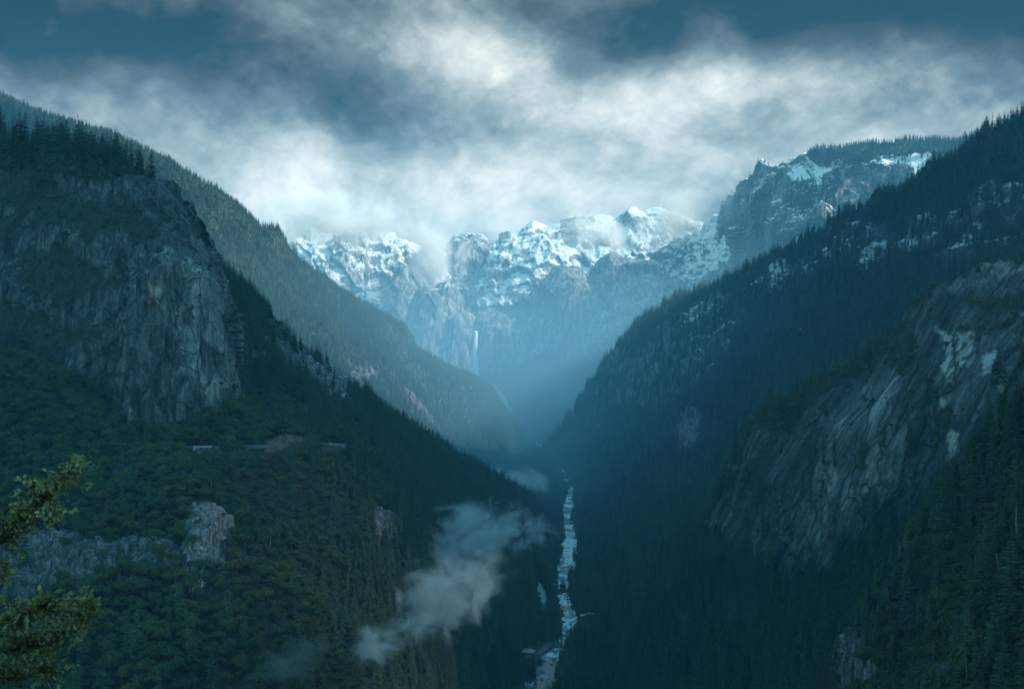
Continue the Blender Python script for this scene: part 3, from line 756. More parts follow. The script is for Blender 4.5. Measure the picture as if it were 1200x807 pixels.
M_ROAD = mat_simple('wet_asphalt', (0.07, 0.075, 0.08), 0.5, 0.2, 0.4)
M_GRAVEL = mat_simple('pale_gravel', (0.34, 0.33, 0.31), 0.7, 0.25, 0.3)
ROADPX = [(575,830),(573,800),(573,778),(575,762),(583,748),(600,738),(615,731),(626,724),(634,716),(639,708),(636,698),(631,687),(626,676),(622,664),(628,650),(638,640),(640,626),(639,612),(634,600)]
rdp = np.array([river_pt(*a) for a in ROADPX]); tt = np.arange(len(rdp), dtype=float); tq = np.linspace(0, len(rdp) - 1, 320)
ROAD = np.stack([np.interp(tq, tt, rdp[:, i]) for i in range(3)], -1)
for i in range(3): ROAD[:, i] = np.convolve(np.pad(ROAD[:, i], 6, mode='edge'), np.ones(13) / 13, 'valid')
ROAD[:, 2] += 2.6
V, q = strip(ROAD, np.full(len(ROAD), 9.0), 0.0, 5)
# give the road bed an embankment skirt so that it has thickness
def slab_from(V, q, depth):
    nv, nu = V.shape[:2]
    top = V.reshape(-1, 3); bot = top + np.array([0, 0, -depth])
    f = np.arange(nv * nu).reshape(nv, nu)
    edges = [(f[i, 0], f[i + 1, 0]) for i in range(nv - 1)] + [(f[i + 1, -1], f[i, -1]) for i in range(nv - 1)]
    sk = np.array([(a, b, b + nv * nu, a + nv * nu) for a, b in edges])
    return np.concatenate([top, bot]), np.concatenate([q, sk])
v2, q2 = slab_from(V, q, 6.0)
tag(obj('road', mesh_from('road', v2, q2, [M_ROAD])), 'wet asphalt road winding through the trees beside the river', 'road', kind='structure')
# open gravel bar where the bend of the road shows pale
bar = np.array([river_pt(*a) for a in ((628,682),(632,690),(635,698),(638,708))]); tq = np.linspace(0, 3, 40)
BAR = np.stack([np.interp(tq, np.arange(4.), bar[:, i]) for i in range(3)], -1); BAR[:, 2] += 2.9
V, q = strip(BAR, 7 + 9 * np.sin(np.linspace(0.15, 2.7, 40)) ** 1.0, 0.0, 5)
V[..., 0] += 3 * perlin(V / 9.0)
v2, q2 = slab_from(V, q, 6.0)
tag(obj('pavement', mesh_from('pavement', v2, q2, [M_GRAVEL])), 'pale wet pullout widening the road by the river', 'pavement', kind='structure')
# car park by the cabin
cp = np.array([river_pt(*a) for a in ((629,768),(636,763),(643,757),(647,753))]); tq = np.linspace(0, 3, 30)
CP = np.stack([np.interp(tq, np.arange(4.), cp[:, i]) for i in range(3)], -1); CP[:, 2] += 2.4
V, q = strip(CP, np.full(30, 11.0), 0.0, 5)
v2, q2 = slab_from(V, q, 6.0)
tag(obj('road.001', mesh_from('parking', v2, q2, [M_ROAD])), 'short wet asphalt parking bay beside the cabin', 'road', kind='structure')

def ground_at(name, px, py):
    Gp = PATCH[name]; G = Gp['G']; vs = Gp['vs']
    qx, qy = to_px(G)
    d = np.hypot(qx - px, qy - py)
    d = d + np.where(vs[:, None] < Gp['crest_v'] - 0.01, 1e6, 0)
    i = np.unravel_index(np.argmin(d), d.shape)
    return G[i].copy()

# road across the oak slope
sp = np.array([ground_at('oak_slope', x, y) for x, y in ((120,517),(160,523),(200,525),(235,525),(270,524),(305,523),(340,522),(375,521),(405,521),(430,526),(455,540))])
sp[:, 2] = np.convolve(np.pad(sp[:, 2], 1, mode='edge'), np.ones(3) / 3, 'valid')
sp[:, 1] = np.convolve(np.pad(sp[:, 1], 1, mode='edge'), np.ones(3) / 3, 'valid')
tq = np.linspace(0, len(sp) - 1, 160)
SROAD = np.stack([np.interp(tq, np.arange(len(sp), dtype=float), sp[:, i]) for i in range(3)], -1)
SROAD[:, 1] -= 6; SROAD[:, 2] += 2.0
V, q = strip(SROAD, np.full(160, 7.0), 0.0, 4)
v2, q2 = slab_from(V, q, 3.5)
tag(obj('road.002', mesh_from('slope_road', v2, q2, [M_ROAD])), 'narrow road cut across the oak slope below the granite cliff', 'road', kind='structure')

# ------------------------------------------------------------------ tree prototypes (unit height)
def conifer_proto(seed, width=0.16, whorls=24, low=0.10, droop=0.5, dens=1.0, ragged=0.35, lean=0.0):
    r = np.random.default_rng(seed)
    tv, tf = [], []
    n = 6
    for k, (z, rad) in enumerate(((-0.03, 0.016), (0.5, 0.010), (0.99, 0.001))):
        for a in range(n):
            tv.append((rad * math.cos(a * 2 * math.pi / n) + lean * z * z, rad * math.sin(a * 2 * math.pi / n), z))
    for k in range(2):
        for a in range(n):
            tf.append((k * n + a, k * n + (a + 1) % n, (k + 1) * n + (a + 1) % n, (k + 1) * n + a))
    cv, cf = [], []
    for i in range(whorls):
        t = (i + r.uniform(-0.3, 0.3)) / whorls
        z = low + (1.0 - low) * t
        prof = (1 - t) ** 0.85 * (0.55 + 0.45 * min(1, t * 5 + 0.3))
        nb = int(r.integers(5, 9) * dens) + 1
        gap = r.random() < 0.08
        for b in range(nb):
            if gap and r.random() < 0.7: continue
            a = r.uniform(0, 2 * math.pi)
            Lb = width * prof * r.uniform(1 - ragged, 1 + ragged * 0.7) + 0.012
            ca, sa = math.cos(a), math.sin(a)
            up = (t - 0.45) * 0.9 * Lb
            c = np.array([lean * z * z, 0, z])
            tip = c + np.array([ca * Lb, sa * Lb, up - droop * Lb * (1 - t) * 0.8 - 0.012])
            for s in range(3):                       # ragged side sprays
                f0 = (0.1, 0.35, 0.62)[s]
                base = c + (tip - c) * f0
                half = Lb * (0.40, 0.34, 0.24)[s] * r.uniform(0.7, 1.2)
                endp = c + (tip - c) * min(1.05, f0 + 0.45)
                side = np.array([-sa, ca, 0]) * half
                dz = np.array([0, 0, -half * 0.55 - 0.004])
                j = len(cv)
                mid = base + (endp - base) * 0.55
                cv += [tuple(base), tuple(mid + side + dz), tuple(endp), tuple(mid - side + dz)]
                cf += [(j, j + 1, j + 2), (j, j + 2, j + 3)]
    j = len(cv)
    cv += [(lean - 0.008, 0, 0.955), (lean + 0.008, 0.004, 0.955), (lean, 0, 1.02), (lean, -0.008, 0.955), (lean, 0.008, 0.955)]
    cf += [(j, j + 1, j + 2), (j + 3, j + 4, j + 2)]
    return np.array(tv), tf, np.array(cv), cf

def oak_proto(seed, lobes=15, quads=42, flat=0.75):
    r = np.random.default_rng(seed)
    tv, tf = [], []
    def limb(a, b, ra, rb, n=5):
        a, b = np.array(a), np.array(b); d = b - a; d = d / np.linalg.norm(d)
        u = np.cross(d, (0.3, 0.5, 0.8)); u /= np.linalg.norm(u); v = np.cross(d, u)
        j = len(tv)
        for p, rr in ((a, ra), (b, rb)):
            for k in range(n):
                t = 2 * math.pi * k / n
                tv.append(tuple(p + rr * (math.cos(t) * u + math.sin(t) * v)))
        for k in range(n):
            tf.append((j + k, j + (k + 1) % n, j + n + (k + 1) % n, j + n + k))
    limb((0, 0, -0.06), (0.02, 0, 0.35), 0.05, 0.035)
    cv, cf = [], []
    for l in range(lobes):
        a = r.uniform(0, 2 * math.pi); rad = 0.34 * math.sqrt(r.random())
        z = 0.50 + 0.33 * (1 - (rad / 0.4) ** 2) * r.uniform(0.4, 1.0)
        c = np.array([rad * math.cos(a), rad * math.sin(a), z])
        if l < 5: limb((0.02, 0, 0.33), c * 0.95, 0.028, 0.008)
        R = r.uniform(0.13, 0.22)
        for k in range(quads):
            d = r.normal(size=3); d /= np.linalg.norm(d)
            if d[2] < -0.3 and r.random() < 0.6: d[2] *= -1
            p = c + d * R * r.uniform(0.75, 1.08) * np.array([1, 1, flat])
            nn = d + r.normal(size=3) * 0.55; nn /= np.linalg.norm(nn)
            u = np.cross(nn, r.normal(size=3)); u /= np.linalg.norm(u); v = np.cross(nn, u)
            s = r.uniform(0.022, 0.050)
            j = len(cv)
            cv += [tuple(p + s * (u * 1.0)), tuple(p + s * (v * 0.8 + 0.2 * nn)), tuple(p - s * u), tuple(p - s * (v * 0.8 - 0.2 * nn))]
            cf += [(j, j + 1, j + 2), (j, j + 2, j + 3)]
    return np.array(tv), tf, np.array(cv), cf

class Proto:
    def __init__(s, name, data, leafmat):
        tv, tf, cv, cf = data
        s.trunk = mesh_from(name + '_trunk', tv, tf, [M_BARK], smooth=True)
        s.crown = mesh_from(name + '_crown', cv, cf, [leafmat])
        f = [tuple(x) for x in tf] + [tuple(i + len(tv) for i in x) for x in cf]
        s.whole = mesh_from(name + '_whole', np.concatenate([tv, cv]), f, [M_BARK, leafmat],
                            mat_idx=[0] * len(tf) + [1] * len(cf))
CONIFERS = [Proto('conifer', conifer_proto(11, 0.15, 26), M_NEEDLE), Proto('conifer', conifer_proto(12, 0.13, 24, 0.16, ragged=0.5), M_NEEDLE),
            Proto('conifer', conifer_proto(13, 0.18, 24, 0.08, 0.6), M_NEEDLE), Proto('conifer', conifer_proto(14, 0.11, 22, 0.22, ragged=0.6, dens=0.8, lean=0.03), M_NEEDLE),
            Proto('conifer', conifer_proto(15, 0.16, 20, 0.12, 0.3, ragged=0.5), M_NEEDLE)]
OAKS = [Proto('oak', oak_proto(21), M_OAK), Proto('oak', oak_proto(22, 11, 46, 0.85), M_OAK), Proto('oak', oak_proto(23, 18, 38, 0.65), M_OAK), Proto('oak', oak_proto(24, 9, 50, 0.9), M_OAK)]
DEADS = [Proto('dead_conifer', conifer_proto(31, 0.15, 24, 0.12, ragged=0.5, dens=0.8), M_DEAD)]

# ------------------------------------------------------------------ scatter
TREES = []      # dicts of arrays: pos, h, wid, kind (0 conifer, 1 oak), region
def scatter(name, spacing, kind_fn, h_fn, region, prob_fn=None, back_ok=0.6, xlim=(-170, 1370), ylim=(-60, 930), seed=1):
    r = np.random.default_rng(seed)
    Pp = PATCH[name]; G = Pp['G']; vs = Pp['vs']; A = Pp['A']
    a, b, c, d = G[:-1, :-1], G[1:, :-1], G[1:, 1:], G[:-1, 1:]
    area = 0.5 * np.linalg.norm(np.cross(c - a, d - b), axis=-1)
    cx, cyy = to_px(np.where(a[..., 1:2] > 1, a, np.array([0, 1.0, 0])))
    ok = (cx > xlim[0]) & (cx < xlim[1]) & (cyy > ylim[0]) & (cyy < ylim[1]) & (a[..., 1] > 300)
    lim = Pp['crest_v'] * (1 - 0.35 * back_ok) if Pp['crest_v'] > 0 else -1
    ok &= (vs[:-1, None] >= lim)
    wgt = (area * ok).ravel()
    tot = wgt.sum()
    n = int(min(tot / spacing ** 2 * 2.2, 600000))
    if n == 0: return
    cs = np.cumsum(wgt)
    fi = np.clip(np.searchsorted(cs, (np.arange(n) + r.random(n)) / n * tot), 0, len(wgt) - 1)
    u, v = r.random(n), r.random(n)
    def bil(M):
        q = [M[:-1, :-1].reshape(-1, *M.shape[2:])[fi], M[1:, :-1].reshape(-1, *M.shape[2:])[fi], M[1:, 1:].reshape(-1, *M.shape[2:])[fi], M[:-1, 1:].reshape(-1, *M.shape[2:])[fi]]
        uu, vv = (u[:, None], v[:, None]) if M.ndim == 3 else (u, v)
        return (q[0] * (1 - uu) + q[3] * uu) * (1 - vv) + (q[1] * (1 - uu) + q[2] * uu) * vv
    p = bil(G); rock = bil(A['rock']); clear = bil(A['clear'])
    nn = np.cross(c - a, d - b).reshape(-1, 3)[fi]
    nz = np.abs(nn[:, 2]) / (np.linalg.norm(nn, axis=1) + 1e-9)
    px, py = to_px(p)
    clump = fbm(p, spacing * 9, 3)
    pr = (1 - rock * np.where(clump > 0.35, 0.90, 0.985)) * (1 - clear)
    if prob_fn is not None: pr = pr * prob_fn(px, py, p, clump, nz)
    keep = r.random(n) < pr
    o = r.permutation(n)
    key = (np.floor(p[:, 0] / spacing).astype(np.int64) * 73856093) ^ (np.floor(p[:, 1] / spacing).astype(np.int64) * 19349663) ^ (np.floor(p[:, 2] / spacing).astype(np.int64) * 83492791)
    o = o[keep[o]]
    _, first = np.unique(key[o], return_index=True)
    s = o[first]
    p, px, py, clump, nz = p[s], px[s], py[s], clump[s], nz[s]
    # keep the water, the roads and the cabin's clearing open
    dr, ir = dist_to(RC, p); low = p[:, 2] < floor_z(p[:, 1]) + 45
    good = ~(low & (dr < RW[ir] * 0.5 - 2.5 + 4 * r.random(len(p))))
    d2, i2 = dist_to(ROAD, p); good &= ~(low & (d2 < 8))
    d3, i3 = dist_to(SROAD, p); good &= ~((d3 < 9) & (np.abs(p[:, 2] - SROAD[i3, 2]) < 12))
    d4, _ = dist_to(CP, p); good &= ~(low & (d4 < 14))
    p, px, py, clump, nz = p[good], px[good], py[good], clump[good], nz[good]
    m = len(p)
    kind = kind_fn(px, py, p, r.random(m), clump)
    h = h_fn(px, py, p, r.random(m), kind, clump)
    TREES.append(dict(pos=p - np.array([0, 0, 0.4]), h=h, wid=r.uniform(0.8, 1.25, m), kind=kind, region=np.full(m, region), rot=r.random(m) * 6.283, var=r.integers(0, 20, m)))

REG = ['cliff top', 'oak slope', 'river', 'right ridge', 'slab foot', 'near slope', 'far']
con = lambda px, py, p, u, c: np.zeros(len(px), int)
def hh(lo, hi): return lambda px, py, p, u, k, c: (lo + (hi - lo) * u) * (1 + 0.2 * c)
# flat top of the near granite mountain, and its scrub ledges
scatter('dome_mountain', 10.5, lambda px, py, p, u, c: np.where(py < 212, 0, np.where(u < 0.06, 0, 1)),
        lambda px, py, p, u, k, c: np.where(k == 0, np.where(py < 212, (23 + 36 * u ** 0.8) * np.clip(1.15 - (px - 40) / 330, 0.45, 1.15), 12), 4 + 5 * u), 0,
        prob_fn=lambda px, py, p, c, nz: np.where(py < 212, np.clip(0.85 + c, 0.3, 1), 0.9), back_ok=1.2, seed=1)
# oak slope: oaks on the left, conifers on the crest and towards the valley floor
def oak_kind(px, py, p, u, c):
    t = (px - 430) / 110.0 - (py - 640) / 420.0 + 0.9 * c
    conifer = (u < 0.05 + sstep(-0.6, 1.0, t)) | ((px > 236) & (py < 470) & (u < 0.75))
    return np.where(conifer, 0, 1)
scatter('oak_slope', 7.4, oak_kind, lambda px, py, p, u, k, c: np.where(k == 0, 15 + 20 * u, 5.0 + 11.0 * u ** 1.5) * (1 + 0.22 * c), 1,
        prob_fn=lambda px, py, p, c, nz: np.clip(1.0 + 0.5 * c, 0.55, 1), seed=2)
scatter('valley_floor', 9.0, lambda px, py, p, u, c: np.where((u < 0.14 + 0.3 * (c > 0.3)), 1, 0), lambda px, py, p, u, k, c: np.where(k == 0, 17 + 20 * u, 8 + 6 * u), 2,
        prob_fn=lambda px, py, p, c, nz: np.where((p[:, 1] > 1100) & (p[:, 1] < 6500), 0.95, 0.0), seed=3)
scatter('conifer_ridge', 12.5, con, hh(18, 44), 3,
        prob_fn=lambda px, py, p, c, nz: np.clip(0.85 + 0.9 * c, 0.12, 1), seed=4)
scatter('slab_cliff', 8.2, lambda px, py, p, u, c: np.where((py < 520) & (px < 1110), np.where(u < 0.12, 0, 1), np.where(u < 0.10, 1, 0)),
        lambda px, py, p, u, k, c: np.where(k == 0, np.where(py < 420, 10 + 8 * u, 18 + 24 * u), 4 + 5 * u), 4, seed=5)
scatter('near_slope', 6.6, lambda px, py, p, u, c: np.where(u < np.clip(0.42 + 0.45 * sstep(1080, 1200, px) + 0.8 * c, 0.15, 0.95), 0, 1),
        lambda px, py, p, u, k, c: np.where(k == 0, 12 + 20 * u ** 1.4, 6 + 6 * u), 5, seed=6)
scatter('hazy_ridge', 12.0, con, hh(18, 32), 6, prob_fn=lambda px, py, p, c, nz: np.clip(0.85 + 0.4 * c, 0.4, 1), seed=7)
scatter('waterfall_cliffs', 22.0, con, hh(22, 42), 6, seed=8)
scatter('snow_streaked_mountain', 17.0, con, hh(20, 34), 6, xlim=(840, 1370), seed=9)

T = {k: np.concatenate([t[k] for t in TREES]) for k in TREES[0]}
# felled strips in front of the cabin, the road bends and the retaining walls
def px_of(p): return HX + p[0] / p[1] * F, HY - p[2] / p[1] * F, p[1]
OPEN = []
_c = river_pt(619, 771)
OPEN += [px_of(_c + np.array([dx, -2, dz])) for dx in (-9, -4, 0, 4, 9) for dz in (5, 9, 13)]
OPEN += [px_of(p) for p in ROAD[10:75:3]] + [px_of(p) for p in BAR[::4]] + [px_of(p) for p in CP[::3]]
OPEN += [px_of(p + np.array([0, -6, -1.0])) for p in SROAD if 226 < px_of(p)[0] < 256 or 296 < px_of(p)[0] < 356 or 380 < px_of(p)[0] < 405]
OPEN += [px_of(p) for p in ROAD if 604 < px_of(p)[1] < 641][::3] + [px_of(p) for p in SIDE[::4]]
_h = T['h'] / T['pos'][:, 1] * F; _x, _y = to_px(T['pos'])
_hw = np.where(T['kind'] == 0, 0.11, 0.42) * T['wid'] * _h
_cut = np.zeros(len(_h), bool)
for ox, oy, oY in OPEN:
    _cut |= (np.abs(_x - ox) < _hw + 0.5) & (oy < _y) & (oy > _y - _h) & (T['pos'][:, 1] < oY + 2) & (T['pos'][:, 1] > oY - 260)
T = {k: v[~_cut] for k, v in T.items()}
tpx, tpy = to_px(T['pos'])
print('trees', len(tpx), 'conifers', int((T['kind'] == 0).sum()), 'oaks', int((T['kind'] == 1).sum()))

# which trees show largest: coarse depth buffer of the terrain, then nearest trees painted front to back
W2, H2 = 600, 404
zb = np.full((H2, W2), 1e9)
for k, Pp in PATCH.items():
    G = Pp['G']
    for dy in (0.0, 0.5):
        for dx in (0.0, 0.5):
            g = G[:-1, :-1] * (1 - dx) * (1 - dy) + G[1:, :-1] * (1 - dx) * dy + G[:-1, 1:] * dx * (1 - dy) + G[1:, 1:] * dx * dy
            g = g.reshape(-1, 3); g = g[g[:, 1] > 300]
            qx, qy = to_px(g); ix = (qx / 2).astype(int); iy = (qy / 2).astype(int)
            m = (ix >= 0) & (ix < W2) & (iy >= 0) & (iy < H2)
            np.minimum.at(zb, (iy[m], ix[m]), g[m, 1])
hpx = T['h'] / T['pos'][:, 1] * F
ins = (tpx > 2) & (tpx < 1198) & (tpy - hpx < 800) & (tpy - 0.4 * hpx > 0) & (hpx > 5)
ix = np.clip((tpx / 2).astype(int), 0, W2 - 1); iy = np.clip(((tpy - 0.7 * hpx) / 2).astype(int), 0, H2 - 1)
ins &= T['pos'][:, 1] < zb[iy, ix] * 1.015 + 5
cand = np.where(ins)[0]
cand = cand[np.argsort(-hpx[cand])][:9000]
cand = cand[np.argsort(T['pos'][cand, 1])]
occ = np.zeros((H2 * 2, W2 * 2), bool)
score = np.zeros(len(tpx))
for i in cand:
    wd = (0.22 if T['kind'][i] == 0 else 0.85) * hpx[i]
    x0, x1 = int(max(0, tpx[i] - wd / 2)), int(min(W2 * 2 - 1, tpx[i] + wd / 2)) + 1
    lo = 0.9 if T['kind'][i] == 0 else 0.92
    y0, y1 = int(max(0, tpy[i] - lo * hpx[i])), int(min(H2 * 2 - 1, tpy[i] - 0.3 * hpx[i])) + 1
    if y1 <= y0 or x1 <= x0: continue
    cell = occ[y0:y1, x0:x1]
    free = 1 - cell.mean()
    occ[y0:y1, x0:x1] = True
    score[i] = hpx[i] * (free > 0.45) * (0.4 + 0.6 * free)
single = np.zeros(len(tpx), bool)
for kd in (0, 1):
    s = np.where(T['kind'] == kd, score, 0)
    top = np.argsort(-s)[:290]
    single[top[s[top] > 0]] = True

LAB = {
 (0, 0): ('dark conifer in the row on the flat top of the near granite cliff', 'conifers along the granite cliff top'),
 (0, 1): ('dark conifer on the oak slope or its crest below the granite dome', 'conifers on the oak slope'),
 (0, 2): ('tall conifer on the valley floor close to the river rapids', 'conifers on the valley floor'),
 (0, 3): ('dark blue-green conifer on the great forested ridge beside the slab cliff', 'conifers on the great ridge'),
 (0, 4): ('tall dark conifer on or at the foot of the slab cliff', 'conifers below the slab cliff'),
 (0, 5): ('large dark green conifer on the near corner slope', 'conifers on the near slope'),
 (0, 6): ('small hazy conifer on a distant ridge', 'far conifers'),
 (1, 0): ('low dark bush on a ledge of the near granite cliff', 'bushes on the granite cliff ledges'),
 (1, 1): ('rounded dark green oak on the slope below the granite cliff', 'oaks on the wooded slope'),
 (1, 2): ('rounded brownish green broadleaf tree on the valley floor', 'broadleaf trees by the river'),
 (1, 4): ('small dark bush on the shelf of the slab cliff', 'bushes on the slab cliff'),
 (1, 5): ('rounded olive green oak on the near corner slope', 'oaks on the near slope')}
def plant(name, cat, proto, pos, h, wid, rot, label, group):
    e = bpy.data.objects.new(name, None); COL.objects.link(e)
    e.empty_display_size = 0.2
    e.location = pos; e.scale = (h * wid, h * wid, h); e.rotation_euler = (0, 0, rot)
    tag(e, label, cat, group)
    obj('trunk', proto.trunk, e); obj('crown', proto.crown, e)
    return e
for i in np.where(single)[0]:
    k = int(T['kind'][i])
    pr = (CONIFERS if k == 0 else OAKS)[T['var'][i] % (5 if k == 0 else 4)]
    lb, gp = LAB[(k, int(T['region'][i]))]
    plant('conifer' if k == 0 else 'oak_tree', 'conifer' if k == 0 else 'oak', pr, T['pos'][i], float(T['h'][i]), float(T['wid'][i]), float(T['rot'][i]), lb, gp)

def forest(name, idx, protos, label, cat):
    col = bpy.data.collections.new(name + '_kinds')
    for q, pr in enumerate(protos):
        col.objects.link(bpy.data.objects.new('%s_kind_%02d' % (name, q), pr.whole))
    me = bpy.data.meshes.new(name)
    pos = T['pos'][idx].astype(np.float32)
    me.vertices.add(len(idx)); me.vertices.foreach_set('co', pos.ravel())
    s = np.stack([T['h'][idx] * T['wid'][idx]] * 2 + [T['h'][idx]], -1).astype(np.float32)
    me.attributes.new('size', 'FLOAT_VECTOR', 'POINT').data.foreach_set('vector', s.ravel())
    r = np.zeros((len(idx), 3), np.float32); r[:, 2] = T['rot'][idx]
    me.attributes.new('turn', 'FLOAT_VECTOR', 'POINT').data.foreach_set('vector', r.ravel())
    me.attributes.new('pick', 'INT', 'POINT').data.foreach_set('value', (T['var'][idx] % len(protos)).astype(np.int32))
    o = obj(name, me)
    ng = bpy.data.node_groups.new(name, 'GeometryNodeTree')
    ng.interface.new_socket('Geometry', in_out='INPUT', socket_type='NodeSocketGeometry')
    ng.interface.new_socket('Geometry', in_out='OUTPUT', socket_type='NodeSocketGeometry')
    gi = ng.nodes.new('NodeGroupInput'); go = ng.nodes.new('NodeGroupOutput')
    ci = ng.nodes.new('GeometryNodeCollectionInfo'); ci.inputs['Collection'].default_value = col
    ci.inputs['Separate Children'].default_value = True; ci.inputs['Reset Children'].default_value = True
    ip = ng.nodes.new('GeometryNodeInstanceOnPoints'); ip.inputs['Pick Instance'].default_value = True
    def na(nm, ty):
        a = ng.nodes.new('GeometryNodeInputNamedAttribute'); a.data_type = ty; a.inputs[0].default_value = nm
        return a.outputs[0]
    lk = ng.links.new
    lk(gi.outputs[0], ip.inputs['Points']); lk(ci.outputs[0], ip.inputs['Instance'])
    lk(na('pick', 'INT'), ip.inputs['Instance Index']); lk(na('size', 'FLOAT_VECTOR'), ip.inputs['Scale'])
    er = ng.nodes.new('FunctionNodeEulerToRotation'); lk(na('turn', 'FLOAT_VECTOR'), er.inputs[0]); lk(er.outputs[0], ip.inputs['Rotation'])
    lk(ip.outputs[0], go.inputs[0])
    md = o.modifiers.new('trees', 'NODES'); md.node_group = ng
    tag(o, label, cat, kind='stuff')
    return o
rest = ~single
forest('conifer_forest', np.where(rest & (T['kind'] == 0))[0], CONIFERS, 'dark conifer forest covering the valley floor and the ridges', 'forest')
forest('oak_woods', np.where(rest & (T['kind'] == 1))[0], OAKS, 'dense dark green oak woods covering the slope below the cliff', 'woods')

# dead and autumn trees that stand out
DEADLAB = [('near_slope', 1003, 800, 34, 'tallest rust-brown dead conifer at the bottom edge of the near slope'),
           ('near_slope', 1022, 812, 22, 'shorter orange-brown dead conifer on the near slope beside the tallest one'),
           ('near_slope', 1148, 610, 20, 'rust-brown dead conifer high among green conifers below the slab cliff'),
           ('oak_slope', 489, 668, 26, 'lone rust-brown dead conifer on the oak slope above the mist')]
for nm, px, py, h, lb in DEADLAB:
    p = ground_at(nm, px, py)
    p[1] -= 9
    plant('dead_conifer', 'dead conifer', DEADS[0], p, h, 0.9, random.random() * 6, lb, None)
YELL = Proto('autumn_oak', oak_proto(41), M_YELLOW)
for nm, px, py, h, lb in [('near_slope', 1105, 772, 8, 'small yellow autumn oak near the bottom of the near slope'),
                          ('near_slope', 1080, 640, 8, 'yellowish oak at the top edge of the near slope'),
                          ('valley_floor', 630, 722, 11, 'yellow-brown broadleaf tree beside the pale road pullout')]:
    p = ground_at(nm, px, py) if nm != 'valley_floor' else river_pt(px, py)
    p[1] -= 5
    plant('autumn_oak', 'oak', YELL, p, h, 1.1, 1.0, lb, None)

def snag_mesh(seed):
    r = np.random.default_rng(seed); v, f = [], []
    def rod(a, b, ra, rb, n=6):
        a, b = np.array(a, float), np.array(b, float); d = (b - a) / np.linalg.norm(b - a)
        u = np.cross(d, (0.3, 0.6, 0.7)); u /= np.linalg.norm(u); w_ = np.cross(d, u); j = len(v)
        for p, q in ((a, ra), (b, rb)):
            for k in range(n):
                t = 2 * math.pi * k / n; v.append(tuple(p + q * (math.cos(t) * u + math.sin(t) * w_)))
        for k in range(n): f.append((j + k, j + (k + 1) % n, j + n + (k + 1) % n, j + n + k))
    rod((0, 0, -0.05), (0.01, 0, 0.55), 0.022, 0.016); rod((0.01, 0, 0.55), (0.0, 0.01, 1.0), 0.016, 0.004)
    for k in range(11):
        z = r.uniform(0.35, 0.92); a = r.uniform(0, 6.28); L = r.uniform(0.04, 0.11) * (1.2 - z)
        rod((0.005, 0, z), (L * math.cos(a), L * math.sin(a), z + r.uniform(-0.03, 0.02)), 0.006, 0.002, 4)
    return mesh_from('trunk', v, f, [M_SNAG])
M_SNAG = mat_simple('weathered_wood', (0.30, 0.27, 0.24), 0.8, 0.3, 2.0)
SNAGS = [snag_mesh(s) for s in (1, 2, 3)]
for q, (nm, px, py, h) in enumerate([('near_slope', 1166, 700, 20), ('near_slope', 1140, 742, 17), ('near_slope', 1186, 640, 21), ('near_slope', 1090, 742, 15), ('near_slope', 1128, 800, 14),
        ('slab_cliff', 965, 795, 26), ('slab_cliff', 900, 802, 25), ('slab_cliff', 1010, 735, 22), ('slab_cliff', 842, 780, 27), ('slab_cliff', 1150, 560, 20), ('slab_cliff', 760, 770, 28),
        ('oak_slope', 408, 690, 18), ('oak_slope', 318, 640, 14), ('oak_slope', 360, 735, 14), ('oak_slope', 462, 628, 20), ('oak_slope', 250, 575, 12), ('oak_slope', 520, 655, 24)]):
    p = ground_at(nm, px, py); p[1] -= 5
    o = obj('dead_tree', SNAGS[q % 3], None, p); o.scale = (h, h, h); o.rotation_euler = (0.03 * (q % 3 - 1), 0.04 * (q % 4 - 1.5), q * 1.3)
    tag(o, {'near_slope': 'bare pale dead trunk standing among trees of the near corner slope', 'slab_cliff': 'bare pale dead trunk standing in the conifers below the slab cliff',
            'oak_slope': 'bare pale dead trunk standing among the oaks of the left slope'}[nm], 'dead tree',
        {'near_slope': 'dead trunks on the near slope', 'slab_cliff': 'dead trunks below the slab cliff', 'oak_slope': 'dead trunks on the oak slope'}[nm])

# ------------------------------------------------------------------ waterfall
def mat_fall():
    m = bpy.data.materials.new('falling_water'); m.use_nodes = True
    n = N(m.node_tree)
    p = n.new('ShaderNodeTexCoord').outputs['Object']
    f = n.noise(n.vscale(p, (1, 1, 0.12)), 0.25, 5.0, 0.6)
    principled(n, **{'Base Color': n.mix(f, (0.72, 0.78, 0.80), (0.9, 0.92, 0.92)), 'Roughness': 0.6})
    return m
ts = np.linspace(0, 1, 40)
topp, bot = ground_at('waterfall_cliffs', 557, 389), ground_at('waterfall_cliffs', 556, 442)
vv, ff = [], []
for i, t in enumerate(ts):
    c = topp * (1 - t) + bot * t
    c[1] = min(topp[1], bot[1]) - 22 + 4 * t
    wdt = 14 + 20 * t ** 1.5 + 2 * math.sin(t * 23)
    for k in range(10):
        a = 2 * math.pi * k / 10
        vv.append((c[0] + math.cos(a) * wdt * (0.8 + 0.2 * math.sin(3 * a + t * 9)), c[1] + math.sin(a) * wdt * 0.45, c[2] + 8))
for i in range(39):
    for k in range(10):
        ff.append((i * 10 + k, i * 10 + (k + 1) % 10, (i + 1) * 10 + (k + 1) % 10, (i + 1) * 10 + k))
ff += [tuple(range(9, -1, -1)), tuple(range(390, 400))]
tag(obj('waterfall', mesh_from('waterfall', vv, ff, [mat_fall()], smooth=True)), 'thin white waterfall dropping down the hazy cliffs at the valley head', 'waterfall')

